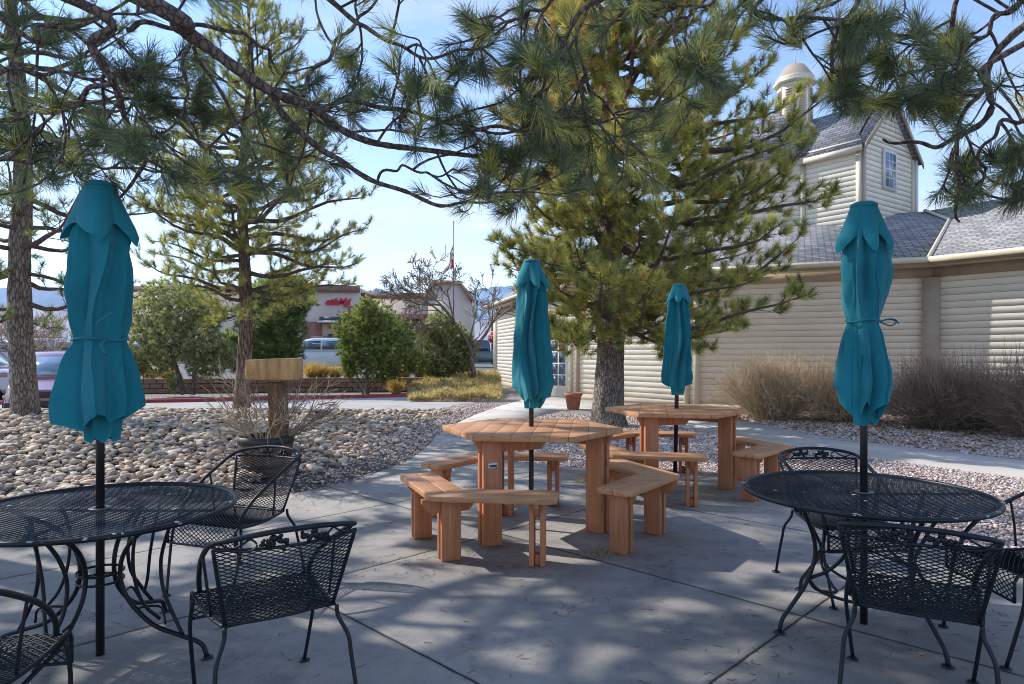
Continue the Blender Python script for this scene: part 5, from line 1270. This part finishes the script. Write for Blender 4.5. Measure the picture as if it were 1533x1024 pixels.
# ------------------------------------------------------------------ shop building behind the car park
shop=empty('shop_building',(0,0,0),0,'long beige stucco shop with brown brick base, dark awnings and red script sign','building')
YS=62.0
def fx(px,Y=YS): return (px-766.5)/1000*Y
def fz(py,Y=YS): return CZ-(py-527)/1000*Y
def rect(name,px0,px1,py0,py1,Y,dep,m,parent=shop,lab=None):
    b=MB(); x0,x1=fx(px0,Y),fx(px1,Y); z1,z0=fz(py0,Y),fz(py1,Y); b.box(((x0+x1)/2,Y+dep/2,(z0+z1)/2),(x1-x0,dep,z1-z0)); o=b.build(name,m,parent)
    if lab: o['label']=lab
    return o
rect('wall',160,536,430,560,YS,14,M['stucco']); rect('wall',536.2,700,441,560,YS+1.5,12,M['stucco'])
rect('cornice',158,537,428,437,YS-.3,.6,M['cornice']); rect('cornice',537.5,702,438,447,YS+1.2,.5,M['cornice'])
rect('brick_base',536.5,690,470,556,YS+1.2,.28,M['brick'])
rect('brick_panel',522,536,458,478,YS-.2,.18,M['brick']); rect('brick_pier',452,481,482,556,YS-.25,.22,M['brick'])
rect('entrance_wall',481,520,482,556,YS-.2,.18,M['stucco_tan']); rect('canopy',478,518,474,480,YS-1.5,1.4,M['darkmetal']); rect('canopy_edge',475,520,480,482.4,YS-1.6,1.5,M['white'])
rect('door',487,500,500,552,YS-.3,.08,M['glass'])
for a,b_ in ((592,597),(606,628),(640,655)):
    wv=rect('window',a,b_,497,512,YS+1.1,.08,M['white']); rect('pane',a+1,b_-1,498,511,YS+1.04,.04,M['glass_sky'],wv)
    bb=MB(); x0,x1=fx(a-2,YS),fx(b_,YS); bb.ext([(x0,YS+1.15,fz(476)),(x0,YS+.2,fz(497)),(x0,YS+1.15,fz(497))],(x1-x0,0,0)); bb.build('awning',M['darkmetal'],shop)
for a in (578,610): rect('vent',a,a+7,457,460.5,YS+1.4,.08,M['plastic'])
# gabled portal
b=MB(); xg0,xg1=fx(645),fx(706); zt=fz(434); b.ext([(xg0,YS-2,.4),(xg1,YS-2,.4),(xg1,YS-2,zt-.4),(xg1-1.2,YS-2,fz(427)),(xg0+1.0,YS-2,fz(427)),(xg0,YS-2,zt-.4)],(0,3,0)); b.build('portal',M['stucco'],shop)
b=MB(); cxg=(xg0+xg1)/2-1.2; b.ext([(xg0-.4,YS-2.3,zt-.8),(cxg-.3,YS-2.3,fz(423)),(xg1-.9,YS-2.3,fz(424)),(xg1+.3,YS-2.3,zt-.9),(xg1+.2,YS-2.3,zt-1.2),(xg1-.9,YS-2.3,fz(429)),(cxg-.3,YS-2.3,fz(428)),(xg0-.4,YS-2.3,zt-1.25)],(0,3.5,0)); b.build('portal_roof',M['stucco_tan'],shop)
# red script sign
cu=bpy.data.curves.new('sign_text','FONT'); cu.body='ettleMgi.'; cu.size=1.15; cu.shear=.35; cu.extrude=.06; cu.offset=.028; cu.space_character=.82
to=bpy.data.objects.new('tmp_text',cu); C.objects.link(to); bpy.context.view_layer.update()
me=bpy.data.meshes.new_from_object(to.evaluated_get(bpy.context.evaluated_depsgraph_get())); bpy.data.objects.remove(to)
me.materials.clear(); me.materials.append(M['sign_red']); vx=np.array([v.co[:] for v in me.vertices]); wx=vx[:,0].max()-vx[:,0].min(); s_=(fx(525)-fx(487))/wx
so_=bpy.data.objects.new('sign_lettering',me); C.objects.link(so_); so_.parent=shop; so_.location=(fx(487),YS-.12,fz(456)); so_.rotation_euler=(PI/2,0,0); so_.scale=(s_,s_,1)
for v in me.vertices: pass

# distant small buildings and hills
b=MB()
def ridge(name,Y,pts,m,depth=800):
    n=len(pts); top=[at(px,py,Y) for px,py in pts]; V=[]; rr=np.random.default_rng(len(pts)); 
    P=spline(np.array(top),n*14); P[:,2]+=rr.normal(size=len(P))*Y*.0011; k=len(P)
    F=P.copy(); F[:,2]=-2; F[:,1]-=depth*.5; Bk=P.copy(); Bk[:,2]=-2; Bk[:,1]+=depth
    b=MB(); b.add(np.vstack([F,P,Bk]),quads=[[i,i+1,k+i+1,k+i] for i in range(k-1)]+[[k+i,k+i+1,2*k+i+1,2*k+i] for i in range(k-1)]); return struct(b.build(name,m,smooth=True))
ridge('mountains',5200,[(-2200,470),(-1500,440),(-900,455),(-400,430),(-100,440),(60,428),(200,455),(330,452),(450,448),(535,440),(556,434),(568,432),(590,438),(640,444),(700,436),(760,428),(900,440),(1300,430),(1800,450),(2600,440),(3600,470)],M['mountain'],2000)
ridge('hills',1900,[(-2600,500),(-900,485),(-300,478),(20,462),(110,470),(220,490),(420,500),(600,498),(690,486),(745,478),(850,490),(1400,495),(3000,500)],M['foothill'],900)

# ------------------------------------------------------------------ cars
def car(kind,label,loc,rz,pm,group=None,scale=1.0):
    t=empty({'suv':'parked_suv','pickup':'pickup_truck','wagon':'parked_suv'}[kind],loc,rz,label,'pickup truck' if kind=='pickup' else 'car',group); t.scale=(scale,)*3
    Ln,W,H=4.6,1.84,1.72
    if kind=='pickup': Ln,H=5.4,1.82
    # body: stations along x (front = +x), cross section rounded
    def loft(st,name,m,parent):
        b=MB(); k=len(st); S=[]
        for (x,w0,w1,z0,z1,rd) in st:       # bottom half width, top half width, z range
            S.append([(x,-w0*.92,z0),(x,-w0,z0+rd),(x,-(w0*.6+w1*.4),z0+(z1-z0)*.6),(x,-w1,z1-rd*.6),(x,-w1*.88,z1),(x,0,z1+.015),(x,w1*.88,z1),(x,w1,z1-rd*.6),(x,(w0*.6+w1*.4),z0+(z1-z0)*.6),(x,w0,z0+rd),(x,w0*.92,z0)])
        m_=11; V=np.array(S).reshape(-1,3); q=[[i*m_+j,i*m_+j+1,(i+1)*m_+j+1,(i+1)*m_+j] for i in range(k-1) for j in range(m_-1)]+[[i*m_+m_-1,i*m_,(i+1)*m_,(i+1)*m_+m_-1] for i in range(k-1)]
        b.add(V,quads=q); a=0; b.ng.append(list(range(m_))); b.ng.append([(k-1)*m_+j for j in range(m_)][::-1]); return b.build(name,m,parent,smooth=False,bevel=.012)
    h=W/2; f=Ln/2
    if kind=='pickup':
        body=[(-f,h*.93,h*.9,.5,1.10,.1),(-f+.1,h,h*.96,.38,1.14,.1),(f-1.3,h,h*.96,.36,1.14,.1),(f-.3,h*.97,h*.88,.36,1.06,.1),(f,h*.82,h*.76,.42,.92,.1)]
        cab=[(-.35,h*.93,h*.74,1.12,H-.06,.12),(-.2,h*.93,h*.78,1.12,H,.1),(.9,h*.93,h*.78,1.12,H,.1),(1.65,h*.9,h*.72,1.10,1.16,.02)]
    else:
        body=[(-f,h*.9,h*.86,.45,.98,.1),(-f+.12,h,h*.95,.34,1.06,.1),(f-1.25,h,h*.95,.32,1.06,.1),(f-.35,h*.96,h*.86,.32,.96,.1),(f,h*.8,h*.72,.38,.80,.1)]
        cab=[(-f+.06,h*.88,h*.66,1.04,H-.22,.1),(-f+.4,h*.92,h*.74,1.04,H-.02,.1),(.35,h*.92,h*.76,1.04,H,.1),(f-1.55,h*.92,h*.70,1.04,1.62,.08),(f-1.0,h*.88,h*.74,1.02,1.07,.02)]
    loft(body,'body',pm,t); cb_=loft(cab,'cabin',pm,t)
    # side windows
    xs0=-.25 if kind=='pickup' else -f+.45; xs1=1.25 if kind=='pickup' else f-1.45
    nW=2 if kind=='pickup' else 3
    for s in (-1,1):
        for i in range(nW):
            a=xs0+(xs1-xs0)*i/nW+.04; c=xs0+(xs1-xs0)*(i+1)/nW-.04; zt=H-.14; zb=1.16
            yb=h*.935+.004; yt=h*.79+.004
            P=[(a,s*yb,zb),(c+(.18 if i==nW-1 else 0),s*yb,zb),(c,s*yt,zt),(a+(.08 if i==0 else 0),s*yt,zt)]
            if s>0: P=P[::-1]
            b=MB(); b.ext(P,(0,s*.012,0)); b.build('window',M['glass'],t)
    wx0=cab[-1][0]; wx1=cab[-2][0]; b=MB(); wt=H-.10 if kind=='pickup' else 1.58
    b.ext([(wx0+.0,-h*.70,1.12),(wx0+.0,h*.70,1.12),(wx1+.05,h*.62,wt),(wx1+.05,-h*.62,wt)],(.03,0,.02)); b.build('windscreen',M['glass_sky'],t)
    xb=cab[0][0]; b=MB(); b.ext([(xb-.03,-h*.62,1.14),(xb-.03,h*.62,1.14),(xb+.0,h*.55,H-.3),(xb+.0,-h*.55,H-.3)],(-.02,0,0)); b.build('rear_window',M['glass'],t)
    for x in (-Ln*.30,Ln*.31):
        for s in (-1,1):
            g_=MB(); 
            def disc(b,r,y0,y1):
                th=np.arange(24)*2*PI/24; P=[(x+r*math.cos(a),y0,.34+r*math.sin(a)) for a in th]; b.ext(P,(0,y1-y0,0))
            b=MB(); disc(b,.34,s*(h-.20),s*(h+.015)); wv=b.build('wheel',M['tyre'],t); b=MB(); disc(b,.21,s*(h+.0),s*(h+.03)); b.build('rim',M['rim'],wv)
    for s in (-1,1):
        b=MB(); b.box((f-.02,s*h*.60,.74),(.12,.34,.17)); b.build('headlight',M['lamp'],t,bevel=.03)
        b=MB(); b.box((-f+.02,s*h*.80,.88),(.10,.16,.26)); b.build('tail_light',M['tail'],t,bevel=.02)
        b=MB(); b.box((wx0-.1,s*(h+.09),1.16),(.10,.18,.13)); b.build('mirror',pm,t,bevel=.03)
    b=MB(); b.box((f+.02,0,.45),(.14,W*.88,.20)); b.build('bumper',M['plastic'],t,bevel=.03)
    b=MB(); b.box((-f-.02,0,.48),(.14,W*.9,.20)); b.build('bumper',M['plastic'],t,bevel=.03)
    b=MB(); b.box((f+.0,0,.70),(.08,W*.42,.14)); b.build('grille',M['plastic'],t,bevel=.01)
    if kind!='pickup':
        b=MB()
        for s in (-1,1): b.tube([(-1.4,s*.55,H+.05),(.5,s*.55,H+.06)],.02,6)
        b.build('roof_rail',M['plastic'],t)
    return t
car('suv','mauve estate car facing the camera beside the left pine trunk',(-12.15,17.9,-.27),R(-62),paint('mauve_paint',(.34,.20,.27)))
car('suv','white estate car parked behind the block wall left of the round juniper',(-9.35,33.0,.42),R(188),paint('white_car_paint',(.68,.70,.70)))
car('suv','dark blue car whose roof shows above the white estate car',(-10.2,39.0,.45),R(182),paint('dark_blue_paint',(.05,.08,.14)))
car('pickup','dark blue grey pickup truck parked beyond the bare tree, next to the stop sign',(-2.1,44.5,.42),R(205),paint('slate_paint',(.06,.09,.13)))
car('suv','silver car at the far left of the car park behind the tall pine',(-24.2,33.5,.42),R(170),paint('silver_paint',(.45,.47,.49)))
car('suv','dark red car parked far off between the tall pine and the umbrella',(-28.5,44,.42),R(150),paint('dark_red_paint',(.22,.05,.06)))
car('suv','pale far car half hidden by brush left of the umbrella canopy',(-24.5,40,.42),R(165),paint('beige_car_paint',(.55,.53,.50)))
car('suv','grey car low in the gap left of the tall pine trunk',(-17.3,20.6,-.10),R(12),paint('light_grey_paint',(.60,.60,.62)))
# bare brush behind the cars on the left
for i,(px,Y,h_,lab) in enumerate([(70,30,2.6,'tangled leafless brush beyond the mauve car'),(15,28,2.8,'leafless brush left of the tall pine trunk'),(110,36,3.2,'leafless brush just behind the umbrella by the stones'),(-20,34,3.4,'tall leafless brush at the far left edge')]):
    rng=np.random.default_rng(60+i); bs=at(px,527,Y); t=empty('leafless_brush',(bs[0],Y,.4),0,lab,'brush','leafless brush beyond the car park'); out=[]
    for k in range(7): bare(None,np.array([rng.normal()*.8,rng.normal()*.3,0]),(rng.normal()*.4,rng.normal()*.2,1),h_*.5,.04,3,rng,.6,.03,out)
    b=MB(); tubes(b,np.array([o[0] for o in out]),np.array([np.maximum(o[1],.010) for o in out]),3,np.array([colmix((.34,.24,.20),(.52,.40,.34),rng.random()) for o in out])); b.build('branches',M['twig'],t)
# dry grass tufts along the wall top
for i,(px,py,Y) in enumerate([(482,548,25),(501,552,25.1),(466,554,25),(585,557,25.2),(605,560,25.2),(522,557,25),(630,562,25.3),(592,576,23.6),(225,555,24),(250,558,24)]):
    rng=np.random.default_rng(80+i); bs=at(px,py,Y); b=MB(); n=420; h_=.42+.25*rng.random(); a=rng.random(n)*2*PI; el=R(35)+R(50)*rng.random(n); d=np.c_[np.cos(a)*np.cos(el),np.sin(a)*np.cos(el),np.sin(el)]
    needles(b,rng,np.zeros((n,3))+np.c_[rng.normal(size=(n,2))*.06,np.zeros(n)],d,h_,1,.03,0,5,22,np.tile([.62,.44,.20],(n,1)))
    o=b.build('dry_grass_tuft',M['leaf'],loc=(bs[0],Y,LOT+.06 if py<570 else .0)); tag(o,'golden dry ornamental grass tuft on the block retaining wall' if py<570 else 'single dry grass tuft growing at the foot of the block wall','ornamental grass','dry grass tufts on the wall')

# flag and pole, street signs
t=empty('flagpole',(fx(679,48),48,.4),0,'tall thin grey flagpole behind the bare tree','flagpole'); b=MB(); b.tube([(0,0,0),(0,0,10.4)],[.06,.03],8); b.build('pole',M['grey_pole'],t)
b=MB(); b.lathe([(.001,10.5),(.06,10.46),(.08,10.4),(.001,10.34)],n=12); b.build('finial',M['gutter'],t)
n1,n2=26,60; u,v=np.meshgrid(np.linspace(0,1,n1),np.linspace(0,1,n2),indexing='ij')   # u down the hoist, v away
zt=fz(356,48)-.4; fxx=-.05-(.95*u**.6*v+.35*u*v**2); fyy=.16*np.sin(v*11+u*5)*(.3+u); fzz=zt-1.3*u-2.2*v**.9
V=np.stack([fxx+.05*np.sin(v*9+u*8),fyy,fzz],-1); strp=(np.floor(u*13)%2)[...,None]; col=np.where(strp==0,np.array([.50,.03,.05]),np.array([.75,.73,.72])); canton=((u<.54)&(v<.40))[...,None]; col=np.where(canton,np.array([.04,.06,.22]),col)
star=canton[...,0]&((np.floor(u*24)%2==1)&(np.floor(v*26)%2==1)); col=np.where(star[...,None],.75,col)
b=MB(); q=[[i*n2+j,i*n2+j+1,(i+1)*n2+j+1,(i+1)*n2+j] for i in range(n1-1) for j in range(n2-1)]; b.add(V,quads=q,col=col.reshape(-1,3)); o=b.build('flag',M['flag'],smooth=True,loc=(fx(679,48),48,.4)); tag(o,'limp American flag with red and white stripes hanging from the flagpole','flag')
t=empty('stop_sign',(fx(739,42),42,.42),0,'red octagonal STOP sign on a post beside the end of the building','stop sign'); b=MB(); b.box((0,.04,1.05),(.06,.04,2.6)); b.build('post',M['grey_pole'],t)
b=MB(); P=[(.42*math.cos(PI/8+k*PI/4),0,1.95+.42*math.sin(PI/8+k*PI/4)) for k in range(8)]; b.ext(P,(0,.012,0)); pl=b.build('plate',M['white'],t)
b=MB(); P=[(.38*math.cos(PI/8+k*PI/4),-.004,1.95+.38*math.sin(PI/8+k*PI/4)) for k in range(8)]; b.ext(P,(0,.003,0)); b.build('face',M['sign_red'],pl)
cu=bpy.data.curves.new('stop_text','FONT'); cu.body='STOP'; cu.size=.34; cu.align_x='CENTER'; cu.align_y='CENTER'; cu.extrude=.002; cu.offset=.006
to=bpy.data.objects.new('tmp_text',cu); C.objects.link(to); bpy.context.view_layer.update()
me=bpy.data.meshes.new_from_object(to.evaluated_get(bpy.context.evaluated_depsgraph_get())); bpy.data.objects.remove(to); me.materials.clear(); me.materials.append(M['white'])
o=bpy.data.objects.new('lettering',me); C.objects.link(o); o.parent=pl; o.location=(0,-.010,1.95); o.rotation_euler=(PI/2,0,0)
b=MB(); q=at(737,500,55); b.tube([(q[0],55,.4),(q[0],55,6.2)],.09,8); tag(b.build('utility_pole',M['grey_pole']),'dark utility pole rising behind the stop sign','pole')

# weeds and pine litter on the patio
rng=np.random.default_rng(90)
for i,(px,py,s_,lab) in enumerate([(893,832,.10,'small dry weed growing in the patio joint in front of the picnic table'),(722,690,.0,''),(1036,706,.09,'green weed at the gravel edge below the farther picnic table'),(870,722,.10,'dry stalky weed at the foot of the picnic table leg')]):
    if s_==0: continue
    g0=gp(px,py); b=MB(); n=60; a=rng.random(n)*2*PI; el=R(15)+R(55)*rng.random(n); d=np.c_[np.cos(a)*np.cos(el),np.sin(a)*np.cos(el),np.sin(el)]
    needles(b,rng,np.c_[rng.normal(size=(n,2))*.05,np.zeros(n)],d,s_,1,.005,0,5,20,np.tile([.10,.16,.05] if 'green' in lab else [.34,.27,.18],(n,1)))
    tag(b.build('weed',M['leaf'],loc=(g0[0],g0[1],.002)),lab,'weed')
n=1000; xy=np.c_[-3.5+8*rng.random(n),2.3+6*rng.random(n)]; xy=xy[inpoly(xy,pat)]; n=len(xy); b=MB()
k=rng.integers(0,14,n); cx=np.c_[-2+6*rng.random(14),3+4.5*rng.random(14)]; xy=np.where((rng.random(n)<.5)[:,None],cx[k]+rng.normal(size=(n,2))*.22,xy); xy=xy[inpoly(xy,pat)]; n=len(xy)
a=rng.random(n)*PI; d=np.c_[np.cos(a),np.sin(a),np.zeros(n)]; Ln=.02+.035*rng.random(n); P0=np.c_[xy,np.full(n,.0035)]
segs(b,P0,P0+d*Ln[:,None],.0013,3); b.c=[np.tile([.13,.085,.055],(b.n,1))]
tag(b.build('pine_litter',M['twig']),'dry brown pine needles and twig bits scattered over the patio','pine litter',kind='stuff')
n=5200; xy=np.c_[4.6+6.5*rng.random(n),9.6+5.8*rng.random(n)]; xy=xy[notpav(xy)]; n=len(xy); V=np.repeat(np.c_[xy,.012+.02*rng.random(n)],4,0).reshape(n,4,3); s_=(.012+.022*rng.random(n))[:,None,None]
V=V+rng.normal(size=(n,4,3))*s_*np.array([1,1,.35]); b=MB(); b.add(V.reshape(-1,3),quads=np.arange(n*4).reshape(-1,4),col=np.repeat(np.array([[.30,.20,.11]])*(.6+.9*rng.random((n,1))),4,0)); tag(b.build('fallen_leaves',M['leaf']),'dry tan leaves lying on the gravel under the shrubs','fallen leaves',kind='stuff')
print('objects',len(bpy.data.objects))
